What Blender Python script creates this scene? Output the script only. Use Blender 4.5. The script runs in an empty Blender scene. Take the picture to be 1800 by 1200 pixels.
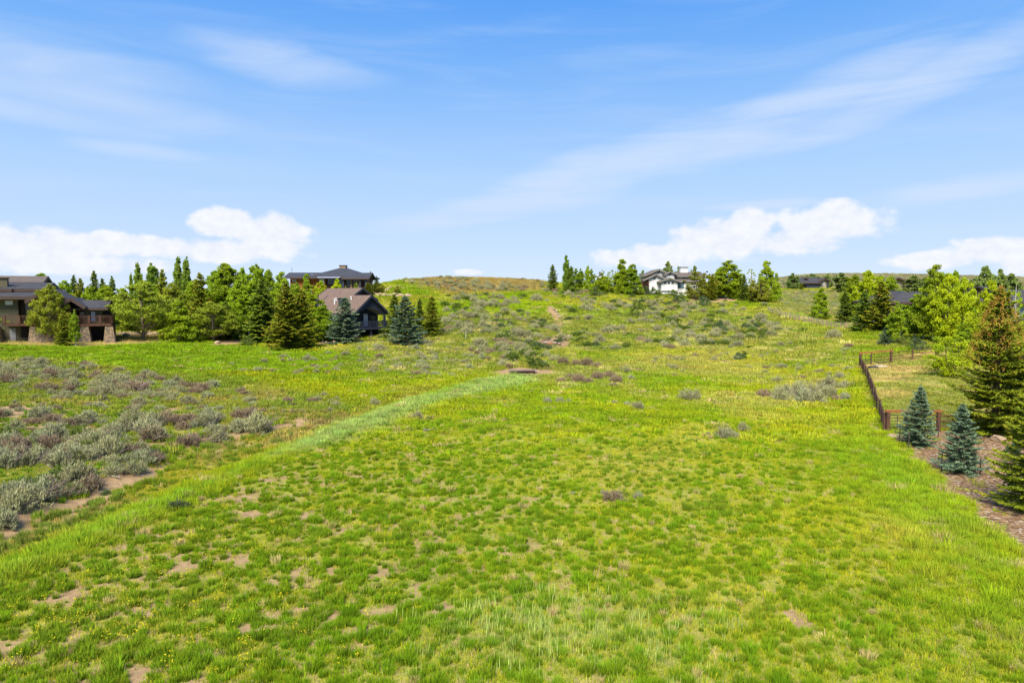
import bpy, math, random
import numpy as np
from mathutils import Vector, Matrix

# ------------------------------------------------------------------ camera, world, sun
sc = bpy.context.scene
COL = sc.collection
CAMZ = 10.0
F = 1200.0                       # focal length in photo pixels (photo 1800 wide)
PITCH = math.atan(80.0 / F)      # eye level lies at photo row 520
cam = bpy.data.objects.new('camera', bpy.data.cameras.new('camera'))
COL.objects.link(cam)
cam.location = (0, 0, CAMZ)
cam.rotation_euler = (math.pi / 2 - PITCH, 0, 0)
cam.data.sensor_width = 36.0
cam.data.lens = 24.0
cam.data.clip_start = 0.2
cam.data.clip_end = 9000
sc.camera = cam

SUN_EL, SUN_AZ = math.radians(50), math.radians(198)   # azimuth from +Y clockwise: behind and left of the camera
sl = bpy.data.lights.new('sun', 'SUN')
sl.energy = 3.8
sl.angle = math.radians(32)
sl.color = (1.0, 0.93, 0.80)
so = bpy.data.objects.new('sun', sl)
COL.objects.link(so)
sdir = Vector((math.sin(SUN_AZ) * math.cos(SUN_EL), math.cos(SUN_AZ) * math.cos(SUN_EL), math.sin(SUN_EL)))
so.rotation_euler = sdir.to_track_quat('Z', 'Y').to_euler()
sc.view_settings.view_transform = 'Standard'
sc.view_settings.look = 'None'
sc.view_settings.exposure = 1.2
sc.view_settings.gamma = 1.0
sc.view_settings.use_curve_mapping = False
sc.cycles.max_bounces = 5
sc.cycles.diffuse_bounces = 3
sc.cycles.transmission_bounces = 3
sc.cycles.use_denoising = True


class NT:
    """small helper to write node trees"""
    def __init__(s, tree):
        s.t = tree
        s.n = tree.nodes
        s.l = tree.links

    def node(s, typ, **kw):
        n = s.n.new(typ)
        for k, v in kw.items():
            setattr(n, k, v)
        return n

    def put(s, sock, v):
        if isinstance(v, bpy.types.NodeSocket):
            s.l.new(v, sock)
        elif v is not None:
            if isinstance(v, (tuple, list)) and len(v) == 3 and sock.type == 'RGBA':
                v = (*v, 1)
            sock.default_value = v

    def m(s, op, a, b=None, c=None, clamp=False):
        n = s.node('ShaderNodeMath', operation=op, use_clamp=clamp)
        for i, v in enumerate((a, b, c)):
            if v is not None:
                s.put(n.inputs[i], v)
        return n.outputs[0]

    def mix(s, f, a, b, mode='MIX'):
        n = s.node('ShaderNodeMix', data_type='RGBA', blend_type=mode)
        s.put(n.inputs[0], f)
        s.put(n.inputs[6], a)
        s.put(n.inputs[7], b)
        return n.outputs[2]

    def ramp(s, v, lo, hi, a=0.0, b=1.0, smooth=True):
        n = s.node('ShaderNodeMapRange')
        n.interpolation_type = 'SMOOTHSTEP' if smooth else 'LINEAR'
        s.put(n.inputs[0], v)
        for i, q in enumerate((lo, hi, a, b)):
            s.put(n.inputs[i + 1], q)
        return n.outputs[0]

    def noise(s, vec, scale, detail=3, rough=0.55, dist=0.0, lac=2.0):
        n = s.node('ShaderNodeTexNoise')
        s.put(n.inputs['Vector'], vec)
        for k, v in (('Scale', scale), ('Detail', detail), ('Roughness', rough), ('Distortion', dist), ('Lacunarity', lac)):
            n.inputs[k].default_value = v
        return n.outputs[0]


def pix_dir(px, py):
    a, b = (px - 900) / F, (600 - py) / F
    return np.array([a, math.cos(PITCH) + b * math.sin(PITCH), -math.sin(PITCH) + b * math.cos(PITCH)])


def build_world():
    w = bpy.data.worlds.new('World')
    sc.world = w
    w.use_nodes = True
    t = NT(w.node_tree)
    t.n.clear()
    out = t.node('ShaderNodeOutputWorld')
    bg = t.node('ShaderNodeBackground')
    t.l.new(bg.outputs[0], out.inputs[0])
    sky = t.node('ShaderNodeTexSky', sky_type='NISHITA')
    sky.sun_disc = False
    sky.sun_elevation = SUN_EL
    sky.sun_rotation = SUN_AZ
    sky.altitude = 2000
    sky.air_density = 1.0
    sky.dust_density = 0.6
    sky.ozone_density = 1.5
    bg.inputs[1].default_value = 0.13
    tc = t.node('ShaderNodeTexCoord').outputs['Generated']
    sep = t.node('ShaderNodeSeparateXYZ')
    t.l.new(tc, sep.inputs[0])
    X, Y, Z = sep.outputs
    az = t.m('ARCTAN2', X, Y)
    el = t.m('ARCSINE', Z)
    # the blue deepens with height; kept as a tint on the sky texture
    g = t.ramp(el, 0.0, 0.50, smooth=False)
    cr = t.node('ShaderNodeValToRGB')
    t.l.new(g, cr.inputs[0])
    e = cr.color_ramp.elements
    stops = SKYSTOPS
    e[0].position = stops[0][0]; e[0].color = (*stops[0][1], 1)
    e[1].position = stops[-1][0]; e[1].color = (*stops[-1][1], 1)
    for p, c in stops[1:-1]:
        q = e.new(p); q.color = (*c, 1)
    base = t.mix(0.96, sky.outputs[0], cr.outputs[0])
    # azimuth / elevation plane for clouds
    comb = t.node('ShaderNodeCombineXYZ')
    t.put(comb.inputs[0], az); t.put(comb.inputs[1], el)
    ae = comb.outputs[0]

    def ell(px, py, rx, ry, rot=0.0):
        d = pix_dir(px, py)
        a0 = math.atan2(d[0], d[1]); e0 = math.asin(d[2] / np.linalg.norm(d))
        ra, re = rx / F, ry / F
        da = t.m('SUBTRACT', az, a0); de = t.m('SUBTRACT', el, e0)
        if rot:
            c, s_ = math.cos(rot), math.sin(rot)
            u = t.m('ADD', t.m('MULTIPLY', da, c), t.m('MULTIPLY', de, s_))
            v = t.m('SUBTRACT', t.m('MULTIPLY', de, c), t.m('MULTIPLY', da, s_))
        else:
            u, v = da, de
        u = t.m('DIVIDE', u, ra); v = t.m('DIVIDE', v, re)
        return t.m('SUBTRACT', 1.0, t.m('ADD', t.m('MULTIPLY', u, u), t.m('MULTIPLY', v, v)))

    def union(lst):
        o = ell(*lst[0])
        for q in lst[1:]:
            o = t.m('SMOOTH_MAX', o, ell(*q), 0.25)
        return o
    # cumulus banks low over the hills
    cum = union(CUMULUS)
    mp = t.node('ShaderNodeMapping'); t.put(mp.inputs[0], ae); mp.inputs[3].default_value = (1, 1.35, 1)
    n1 = t.noise(mp.outputs[0], 26, 7, 0.55)
    n2 = t.noise(mp.outputs[0], 60, 4, 0.6)
    cumn = t.m('ADD', cum, t.m('MULTIPLY', t.m('SUBTRACT', n1, 0.5), 2.6))
    cmask = t.ramp(cumn, -0.15, 0.62)
    # cloud bodies fade away at their base into the pale air
    shade = t.ramp(t.m('ADD', n2, t.m('MULTIPLY', n1, 0.6)), 0.55, 1.05)
    ccol = t.mix(shade, CLOUD_SH, CLOUD_HI)
    # cirrus streaks
    mp2 = t.node('ShaderNodeMapping'); t.put(mp2.inputs[0], ae)
    mp2.inputs[2].default_value = (0, 0, math.radians(-18)); mp2.inputs[3].default_value = (1.7, 14, 1)
    s1 = t.noise(mp2.outputs[0], 1.9, 6, 0.55, 0.5)
    mp3 = t.node('ShaderNodeMapping'); t.put(mp3.inputs[0], ae)
    mp3.inputs[2].default_value = (0, 0, math.radians(8)); mp3.inputs[3].default_value = (2.2, 9, 1)
    s2 = t.noise(mp3.outputs[0], 1.7, 6, 0.55, 0.5)
    cirA = t.ramp(t.m('ADD', union(CIRRUS_R), t.m('MULTIPLY', t.m('SUBTRACT', s1, 0.5), 4.6)), -0.9, 1.7)
    cirB = t.ramp(t.m('ADD', union(CIRRUS_L), t.m('MULTIPLY', t.m('SUBTRACT', s2, 0.5), 4.2)), -1.1, 2.2)
    veil = t.ramp(s1, 0.42, 0.8, 0, 0.22)
    cir = t.m('MAXIMUM', t.m('MULTIPLY', t.m('MAXIMUM', cirA, cirB), 0.72), veil)
    c1 = t.mix(cir, base, CIRRUS_COL)
    c2 = t.mix(t.m('MULTIPLY', cmask, 0.93), c1, ccol)
    t.put(bg.inputs[0], c2)
    try:
        w.cycles.sampling_method = 'MANUAL'
        w.cycles.sample_map_resolution = 512
    except Exception:
        pass


# linear sky radiance before the 0.13 strength and exposure
K = 1 / (0.13 * 2 ** 1.2)
def lin(r, g, b):
    f = lambda c: (c / 255) / 12.92 if c / 255 <= .04045 else ((c / 255 + .055) / 1.055) ** 2.4
    return tuple(f(c) * K for c in (r, g, b))
SKYSTOPS = [(0.0, lin(214, 229, 253)), (0.14, lin(196, 220, 253)), (0.34, lin(174, 210, 253)), (0.62, lin(124, 182, 250)),
            (0.80, lin(92, 163, 247)), (1.0, lin(70, 144, 239))]
CLOUD_HI = lin(252, 253, 255)
CLOUD_SH = lin(238, 243, 254)
CIRRUS_COL = lin(214, 230, 254)
CUMULUS = [(60, 428, 120, 26), (190, 430, 95, 22), (60, 462, 200, 18), (395, 392, 62, 28), (470, 412, 82, 34), (400, 440, 130, 22),
           (1150, 452, 120, 22), (1265, 420, 90, 38), (1322, 398, 42, 34), (1460, 392, 90, 36), (1400, 425, 90, 22),
           (1640, 458, 60, 16), (1740, 440, 55, 24), (1795, 452, 40, 26), (825, 478, 30, 6)]
CIRRUS_R = [(860, 362, 190, 26, 0.22), (960, 325, 150, 34, 0.35), (1120, 285, 210, 38, 0.30), (1380, 205, 270, 40, 0.30), (1660, 125, 260, 32, 0.33),
            (1690, 330, 150, 16, 0.1), (850, 385, 90, 7, 0.06), (1350, 360, 90, 8, 0.03)]
CIRRUS_L = [(120, 165, 190, 34, -0.10), (40, 110, 200, 34, 0.0), (500, 108, 150, 30, -0.12), (250, 265, 90, 13, -0.05), (30, 190, 180, 18, -0.1)]
build_world()


# ------------------------------------------------------------------ numpy noise
def _hash(i, j, s):
    n = (i.astype(np.int64) * 374761393 + j.astype(np.int64) * 668265263 + s * 974634777) & 0xffffffff
    n = ((n ^ (n >> 13)) * 1274126177) & 0xffffffff
    n = n ^ (n >> 16)
    return (n & 0xffff) / 65535.0


def vnoise(x, y, s=0):
    xi, yi = np.floor(x), np.floor(y)
    fx, fy = x - xi, y - yi
    fx = fx * fx * (3 - 2 * fx); fy = fy * fy * (3 - 2 * fy)
    a, b = _hash(xi, yi, s), _hash(xi + 1, yi, s)
    c, d = _hash(xi, yi + 1, s), _hash(xi + 1, yi + 1, s)
    return (a * (1 - fx) + b * fx) * (1 - fy) + (c * (1 - fx) + d * fx) * fy


def fbm(x, y, scale, s=0, oc=4):
    x = np.asarray(x, float) / scale; y = np.asarray(y, float) / scale
    o = 0; a = 1; t = 0
    for k in range(oc):
        o = o + a * vnoise(x * 2 ** k + 17.3 * k, y * 2 ** k - 9.1 * k, s + k)
        t += a; a *= 0.55
    return o / t


def sst(v, a, b):
    t = np.clip((v - a) / (b - a), 0, 1)
    return t * t * (3 - 2 * t)


# ------------------------------------------------------------------ terrain
def zat(py, Y):
    """height of a point Y metres ahead that shows on photo row py"""
    b = (600 - py) / F
    return CAMZ + Y * (-math.sin(PITCH) + b * math.cos(PITCH)) / (math.cos(PITCH) + b * math.sin(PITCH))

P = lambda Y, py: (Y, zat(py, Y))
PROFILES = [
    (-700, [(8, 0), (17, 0), (35, .5), (60, 1.6), P(80, 628), P(95, 597), (112, 4.4), (150, 6), (250, 9), (900, 8)]),
    (0,    [(8, 0), (17, 0), (35, .4), (60, 1.3), P(80, 630), P(95, 597), (112, 4.4), (150, 6), (250, 9), (900, 8)]),
    (230,  [(8, 0), (17, 0), (35, .3), (60, 1.1), P(85, 626), P(102, 597), (118, 4.2), (160, 7), (250, 10), (900, 8)]),
    (400,  [(8, 0), (17, 0), (45, .1), (65, .6), P(90, 626), P(106, 603), (122, 3.5), (160, 7.5), (250, 11), (900, 8)]),
    (560,  [(8, 0), (45, 0), (65, .4), P(92, 632), P(108, 611), P(120, 599), P(128, 590), P(150, 545), P(163, 512), (185, 11.8), (250, 12), (900, 8)]),
    (640,  [(8, 0), (45, 0), (68, .3), P(93, 630), P(110, 606), P(117, 599), P(127, 595), P(148, 548), P(164, 514), (185, 11.8), (250, 12), (900, 8)]),
    (700,  [(8, 0), (45, 0), (72, .2), P(95, 628), P(112, 603), P(122, 594), P(130, 582), P(148, 545), P(165, 518), P(180, 506), P(225, 489), (260, 15.5), (340, 9), (900, 6)]),
    (850,  [(8, 0), (60, 0), P(86, 658), P(112, 606), P(150, 550), P(182, 517), P(215, 496), P(240, 486), (280, 16), (360, 8), (900, 6)]),
    (965,  [(8, 0), (60, 0), P(86, 662), P(108, 608), P(130, 575), P(180, 522), P(200, 509), P(240, 492), (280, 14), (360, 8), (900, 6)]),
    (1100, [(8, 0), (70, 0), P(92, 650), P(118, 605), P(150, 562), P(178, 528), P(192, 513), (210, 11.9), (250, 11), (360, 8), (900, 8)]),
    (1250, [(8, 0), (70, 0), P(94, 646), P(122, 602), P(155, 562), P(176, 538), P(190, 521), (215, 10.6), (260, 11), (400, 8), (900, 10)]),
    (1365, [(8, 0), (70, 0), P(92, 648), P(117, 604), P(150, 560), P(180, 536), P(215, 522), P(280, 509), (340, 14), (500, 20), P(820, 487), (1000, 20)]),
    (1440, [(8, 0), (65, .1), P(88, 650), P(113, 604), P(148, 563), P(185, 541), P(230, 526), P(285, 508), (340, 15), (500, 22), P(820, 481.5), (1000, 25)]),
    (1520, [(8, 0), (58, .2), P(80, 650), P(106, 604), P(128, 577), P(170, 552), P(220, 530), P(285, 512), (340, 14), (500, 22), P(820, 482), (1000, 25)]),
    (1650, [(8, 0), (50, .1), P(62, 695), P(75, 648), P(90, 618), P(108, 586), (125, 5.6), (170, 7.0), (260, 10.6), (500, 21), P(820, 484), (1000, 25)]),
    (1800, [(8, 0), (32, .1), (52, .3), P(72, 662), P(90, 620), P(108, 590), (125, 5.0), (170, 6.5), (260, 10), (500, 20), P(820, 489), (1000, 22)]),
    (2500, [(8, 0), (32, .1), (52, .5), (75, 2), (108, 4), (170, 7), (260, 10), (500, 18), (820, 28), (1000, 22)]),
]
NU, NL = 321, 360
UG = np.linspace(-700, 2500, NU)
LG = np.linspace(math.log(8), math.log(1000), NL)
_cols = np.array([np.interp(LG, [math.log(k[0]) for k in pr], [k[1] for k in pr]) for _, pr in PROFILES])
_cu = [c[0] for c in PROFILES]
TG = np.array([np.interp(UG, _cu, _cols[:, j]) for j in range(NL)])      # NL x NU


def gsm(a, s, axis):
    r = int(3 * s)
    k = np.exp(-0.5 * (np.arange(-r, r + 1) / s) ** 2); k /= k.sum()
    pad = [(0, 0), (0, 0)]; pad[axis] = (r, r)
    b = np.pad(a, pad, mode='edge')
    return np.apply_along_axis(lambda v: np.convolve(v, k, 'valid'), axis, b)
TG = gsm(gsm(TG, 3.0, 0), 3.5, 1)


def segdist(x, y, poly):
    """distance to a polyline, side (left +), and arc parameter 0..1"""
    best = np.full(np.shape(x), 1e9); side = np.zeros(np.shape(x)); par = np.zeros(np.shape(x))
    L = [0]
    for (ax, ay), (bx, by) in zip(poly[:-1], poly[1:]):
        L.append(L[-1] + math.hypot(bx - ax, by - ay))
    for i, ((ax, ay), (bx, by)) in enumerate(zip(poly[:-1], poly[1:])):
        dx, dy = bx - ax, by - ay
        l2 = dx * dx + dy * dy
        t = np.clip(((x - ax) * dx + (y - ay) * dy) / l2, 0, 1)
        d = np.hypot(x - ax - t * dx, y - ay - t * dy)
        s = dx * (y - ay) - dy * (x - ax)
        u = d < best
        best = np.where(u, d, best); side = np.where(u, np.sign(s), side)
        par = np.where(u, (L[i] + t * math.sqrt(l2)) / L[-1], par)
    return best, side, par


def flat(px, py, z=0.0):
    d = pix_dir(px, py)
    t = (z - CAMZ) / d[2]
    return (d[0] * t, d[1] * t)
BERM = [flat(*p) for p in ((-260, 1130), (-90, 1068), (0, 1030), (250, 922), (430, 832), (640, 745), (750, 704), (850, 675), (935, 657))]
BANK = [flat(*p) for p in ((-260, 985), (-90, 955), (0, 935), (60, 905), (150, 868), (235, 838), (290, 800), (340, 772), (440, 755), (560, 735), (700, 695), (850, 668))]
GULLY = None


def T0(x, y):
    x = np.asarray(x, float); y = np.asarray(y, float)
    yc = np.clip(y, 8, 999.9)
    u = np.clip((900 + F * x / yc - UG[0]) / (UG[1] - UG[0]), 0, NU - 1.001)
    v = np.clip((np.log(yc) - LG[0]) / (LG[1] - LG[0]), 0, NL - 1.001)
    ui, vi = u.astype(int), v.astype(int)
    fu, fv = u - ui, v - vi
    return (TG[vi, ui] * (1 - fu) + TG[vi, ui + 1] * fu) * (1 - fv) + (TG[vi + 1, ui] * (1 - fu) + TG[vi + 1, ui + 1] * fu) * fv


def swale(x, y):
    """0..1 depth of the shallow channel between the grassy edge and the cut bank"""
    wob = (fbm(x, y, 3.0, 40, 3) - .5) * 1.6
    d, s, p = segdist(x, y, BERM)
    db, sb, pb = segdist(x, y, BANK)
    a = sst(d * s, 0.0, 3.2)
    b = sst(-(db * sb) + wob, -1.2, 1.1)
    return a * b * sst(y, 15, 22) * (1 - sst(p, .8, 1.0) * .8), d * s, db * sb + wob, p


def T(x, y):
    x = np.asarray(x, float); y = np.asarray(y, float)
    z = T0(x, y)
    sw, db, bk, p = swale(x, y)
    z = z - .42 * sw
    z = z + 0.10 * np.exp(-(db / 1.3) ** 2) * sst(y, 15, 22)
    near = sst(y, 6, 20)
    z = z + near * (0.10 * (fbm(x, y, 1.6, 3, 3) - .5) + 0.45 * (fbm(x, y, 11, 9, 3) - .5) * sst(y, 20, 60) + (1.1 * sst(y, 110, 170) + 1.6 * sst(y, 125, 145) * (1 - sst(y, 165, 182)) * sst(x, -14, 4)) * (fbm(x, y, 22, 21, 3) - .5))
    # eroded gully on the hillside
    if GULLY is not None:
        d, s, q = segdist(x, y, GULLY)
        z = z - (0.8 * np.exp(-(d / 1.3) ** 2) + 1.3 * np.exp(-(d / 9) ** 2)) * sst(q, 0, .15) * sst(-q, -1.0, -.75)
    return z

_YS = np.exp(np.linspace(math.log(9), math.log(990), 1500))


def at(px, py):
    d = pix_dir(px, py)
    xs = d[0] / d[1] * _YS
    zs = CAMZ + d[2] / d[1] * _YS
    h = zs - T(xs, _YS)
    k = np.argmax(h < 0)
    if h[k] >= 0:
        k = len(_YS) - 1
    k = max(k, 1)
    f = h[k - 1] / (h[k - 1] - h[k]) if h[k] < 0 else 0
    Y = _YS[k - 1] + f * (_YS[k] - _YS[k - 1])
    X = d[0] / d[1] * Y
    return float(X), float(Y), float(T(X, Y))


def col_at(px, Y):
    """ground point Y metres ahead under photo column px"""
    X = (px - 900) / F * Y / math.cos(PITCH)
    return float(X), float(Y), float(T(X, Y))
GULLY = [at(*p)[:2] for p in ((962, 612), (985, 598), (1003, 588), (990, 572), (985, 562), (975, 548), (968, 538))]


def inpoly(x, y, poly):
    c = np.zeros(np.shape(x), bool)
    n = len(poly)
    for i in range(n):
        ax, ay = poly[i]; bx, by = poly[(i + 1) % n]
        k = ((ay > y) != (by > y)) & (x < (bx - ax) * (y - ay) / (by - ay + 1e-12) + ax)
        c ^= k
    return c


def zone(x, y, pixpoly, soft=1.5, wob=1.0, seed=0):
    poly = [at(*p)[:2] for p in pixpoly]
    ins = inpoly(x, y, poly)
    d, _, _ = segdist(x, y, poly + [poly[0]])
    sd = np.where(ins, d, -d) + (fbm(x, y, 4 * wob + .5, 60 + seed, 3) - .5) * 3 * wob
    return sst(sd, -soft, soft)

Z_LAWNL = [(-300, 603), (150, 601), (300, 598), (420, 606), (600, 618), (640, 640), (520, 650), (330, 655), (230, 650), (100, 634), (-300, 632)]
Z_TAN = [(-300, 588), (290, 586), (300, 602), (150, 610), (-300, 610)]
Z_STRAW1 = [(1000, 640), (1120, 622), (1300, 615), (1420, 622), (1500, 650), (1510, 690), (1420, 735), (1250, 712), (1120, 690), (1080, 665)]
Z_PEN = [(1515, 640), (1645, 612), (1760, 640), (1760, 748), (1562, 752)]
Z_MULCH = [(1566, 768), (1600, 757), (1760, 757), (2100, 757), (2300, 1100), (1900, 1050), (1800, 975), (1720, 905), (1650, 832), (1600, 792)]
Z_RED = [(690, 492), (760, 488), (850, 488), (960, 494), (955, 508), (900, 512), (800, 518), (740, 500)]
Z_HLAWN = [(672, 508), (712, 503), (745, 507), (765, 518), (690, 522)]
Z_HGREEN = [(770, 530), (850, 515), (925, 517), (965, 540), (950, 562), (860, 552), (770, 548)]
Z_HGREEN2 = [(1000, 540), (1150, 542), (1330, 548), (1400, 575), (1230, 562), (1100, 575), (1030, 560)]
Z_LUSH = [(1480, 760), (1560, 757), (1600, 795), (1660, 840), (1730, 910), (1830, 1010), (1830, 1120), (1700, 1000), (1560, 900), (1500, 830)]
Z_DIRTS = [[(415, 900), (455, 896), (476, 906), (450, 915), (418, 912)], [(1365, 1070), (1400, 1072), (1432, 1098), (1412, 1112), (1380, 1092)],
           [(940, 598), (985, 592), (1012, 600), (1004, 614), (950, 613)], [(855, 655), (900, 645), (960, 648), (1000, 652), (960, 659), (890, 662)],
           [(-60, 715), (60, 712), (90, 722), (0, 735), (-60, 732)], [(260, 720), (310, 716), (330, 724), (280, 730)], [(1500, 720), (1530, 740), (1556, 762), (1540, 760), (1515, 735)],
           [(1555, 765), (1590, 762), (1598, 775), (1570, 778)], [(370, 598), (420, 596), (450, 604), (380, 608)], [(1310, 572), (1345, 574), (1350, 584), (1318, 580)],
           [(560, 600), (600, 598), (620, 604), (580, 610), (558, 607)], [(1200, 524), (1280, 522), (1300, 530), (1210, 531)], [(735, 600), (760, 596), (765, 604), (740, 606)]]
Z_SAGEL = [(-300, 640), (60, 634), (200, 645), (330, 660), (420, 668), (520, 690), (620, 705), (600, 728), (450, 755), (340, 772), (235, 838), (60, 905), (-300, 960)]
Z_PALE = [(480, 800), (600, 745), (700, 712), (800, 685), (880, 662), (950, 655), (940, 672), (860, 690), (770, 708), (680, 745), (560, 792)]
Z_BLUE = [(780, 1115), (900, 1078), (1080, 1070), (1190, 1110), (1180, 1150), (1000, 1170), (820, 1175)]
Z_SCRUBM = [(640, 600), (780, 570), (960, 590), (1010, 640), (1090, 650), (1100, 680), (980, 680), (860, 650), (760, 660), (640, 650)]
Z_SCRUBH = [(770, 575), (800, 555), (960, 560), (1240, 530), (1400, 560), (1480, 590), (1500, 640), (1300, 610), (1000, 615), (900, 610)]
Z_CREST = [(690, 490), (850, 486), (1000, 495), (1100, 512), (1120, 535), (960, 525), (800, 520)]
Z_FAR = [(1360, 545), (1370, 511), (1560, 513), (1560, 560), (1480, 566)]

GY = np.array([.325, .372, .010]); GG = np.array([.198, .298, .008]); GS = np.array([.50, .42, .085]); GDK = np.array([.085, .165, .012])
DIRT = np.array([.245, .160, .095]); MULCH = np.array([.175, .105, .070]); RED = np.array([.37, .25, .085]); LIME = np.array([.220, .350, .010])
PALEG = np.array([.30, .42, .11]); TAN = np.array([.52, .40, .14])


def mixc(a, b, w):
    w = np.asarray(w)[..., None]
    return a * (1 - w) + b * w


def ground(x, y):
    """colour of the grass, and how bare the ground is, at a place"""
    n1 = fbm(x, y, 14, 1, 4); n2 = fbm(x, y, 4, 2, 3); n3 = fbm(x, y, 1.3, 5, 3)
    nn = .5 * n1 + .3 * n2 + .2 * n3
    g = mixc(GG[None], GY[None], sst(nn, .40, .62))
    g = mixc(g, GS[None] * np.ones_like(g), .40 * sst(fbm(x, y, 7, 77, 4), .55, .74))
    far = sst(y, 80, 130)
    g = mixc(g, GS[None] * np.ones_like(g), far * .30 * sst(n2, .45, .65))
    bare = np.zeros(np.shape(x))
    # tufts with soil between them: the near field and its left side
    tuft = (1 - sst(y + 0.25 * x + 6 * (n1 - .5), 27, 62))
    tuft = np.maximum(tuft, 0.55 * (1 - sst(y - 0.3 * x, 38, 60)))
    right = sst(x - .32 * y, 0, 8)
    tuft = tuft * (1 - .55 * right) * (1 - .42 * sst(x, -8, 6))
    bare = np.maximum(bare, (.46 + .36 * sst(fbm(x, y, 1.1, 12, 3), .42, .60)) * tuft)
    g = mixc(g, GG[None] * np.ones_like(g), .55 * tuft * (1 - right))
    sw, db, bk, p = swale(x, y)
    inb = sst(db, -1.2, 0.5) * (1 - sst(db + (n1 - .5) * 3, .9, 2.3)) * sst(y, 14, 18)       # bright long grass along the edge
    g = mixc(g, mixc(np.array([.31, .41, .035])[None] * np.ones_like(g), np.array([.225, .37, .018])[None] * np.ones_like(g), sst(n2, .35, .6)), .95 * inb)
    swf = sst(db, 1.8, 3.6) * sst(-bk, -.6, .6) * sst(y, 15, 22) * (1 - sst(y, 62, 84))
    swf = swf * (1 - .5 * sst(y, 50, 70))
    g = mixc(g, mixc(np.array([.33, .30, .03])[None] * np.ones_like(g), np.array([.33, .235, .10])[None] * np.ones_like(g), sst(n2, .4, .65)), .85 * swf)
    bare = bare * (1 - sst(db, -2, 0)) + .50 * swf * sst(n2, .35, .6)
    zl = zone(x, y, Z_SAGEL, 2, 1.2, 1)
    g = mixc(g, mixc(np.array([.19, .25, .03])[None] * np.ones_like(g), RED[None] * np.ones_like(g), .65 * sst(n2, .5, .66)), .75 * zl)
    bare = np.maximum(bare, zl * .85 * sst(fbm(x, y, 5, 15, 3), .42, .62))
    # bare cut face under the sage terrace
    cut = np.exp(-((bk + .35) / 1.05) ** 2) * sst(y, 20, 26) * (1 - sst(y, 52, 62)) * sst(fbm(x, y, 6, 33, 3) + .05, .33, .48)
    bare = np.maximum(bare, 1.4 * cut)
    w = zone(x, y, Z_LAWNL, 2, .8, 2); g = mixc(g, LIME[None] * (0.78 + .3 * n2[..., None]), w); bare *= (1 - w)
    w = zone(x, y, Z_TAN, .8, .3, 3); g = mixc(g, TAN[None] * np.ones_like(g), .85 * w); bare *= (1 - w)
    w = zone(x, y, Z_STRAW1, 6, 1.6, 4) * sst(fbm(x, y, 9, 90, 3), .30, .55); g = mixc(g, np.array([.42, .38, .09])[None] * np.ones_like(g), .62 * w)
    w = zone(x, y, Z_LUSH, 3, .8, 5); g = mixc(g, np.array([.200, .345, .014])[None] * np.ones_like(g), .8 * w); bare *= (1 - .9 * w)
    w = zone(x, y, Z_PEN, .6, .2, 6); g = mixc(g, mixc(np.array([.27, .30, .05])[None] * np.ones_like(g), TAN[None] * np.ones_like(g), sst(n2, .4, .65)), .9 * w); bare *= (1 - w)
    w = zone(x, y, Z_RED, 4, 1.2, 7); g = mixc(g, RED[None] * np.ones_like(g), .85 * w)
    w = zone(x, y, Z_HLAWN, 1.5, .4, 8); g = mixc(g, LIME[None] * np.ones_like(g), .9 * w)
    w = np.maximum(zone(x, y, Z_HGREEN, 6, 2, 9), .8 * zone(x, y, Z_HGREEN2, 6, 2, 10)); g = mixc(g, np.array([.25, .38, .005])[None] * np.ones_like(g), .75 * w)
    w = zone(x, y, Z_PALE, 1.2, .4, 11); g = mixc(g, PALEG[None] * np.ones_like(g), .85 * w); bare *= (1 - w)
    w = zone(x, y, Z_BLUE, 2.6, 1.3, 12); g = mixc(g, np.array([.32, .39, .05])[None] * np.ones_like(g), .5 * w)
    w = np.maximum(zone(x, y, Z_SCRUBM, 5, 1.5, 13), zone(x, y, Z_SCRUBH, 6, 1.5, 14)); g = mixc(g, np.array([.22, .24, .06])[None] * np.ones_like(g), .45 * w)
    bare = np.maximum(bare, w * .6 * sst(n3 * .4 + n2 * .6, .52, .7))
    w = zone(x, y, Z_FAR, 5, 1.5, 15); g = mixc(g, np.array([.24, .24, .10])[None] * np.ones_like(g), .6 * w)
    far = sst(y, 330, 420); g = mixc(g, np.array([.155, .150, .075])[None] * np.ones_like(g), .9 * far)
    for i, zz in enumerate(Z_DIRTS):
        bare = np.maximum(bare, 1.6 * zone(x, y, zz, .5 if i < 2 else .8, .35, 20 + i))
    d, s, q = segdist(x, y, GULLY)
    bare = np.maximum(bare, 1.35 * np.exp(-(d / 1.35) ** 2) * (.6 + .8 * fbm(x, y, 3, 18, 2)))
    mul = zone(x, y, Z_MULCH, .45, .45, 40)
    bare *= (1 - mul)
    return g, bare, mul


# ------------------------------------------------------------------ object helpers
def tag(o, label=None, cat=None, group=None, kind=None):
    for k, v in (('label', label), ('category', cat), ('group', group), ('kind', kind)):
        if v:
            o[k] = v
    return o


def thing(name, label, cat, loc=(0, 0, 0), rz=0.0, group=None):
    o = bpy.data.objects.new(name, None)
    o.empty_display_size = .2
    COL.objects.link(o)
    o.location = loc
    o.rotation_euler = (0, 0, rz)
    return tag(o, label, cat, group)


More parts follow.
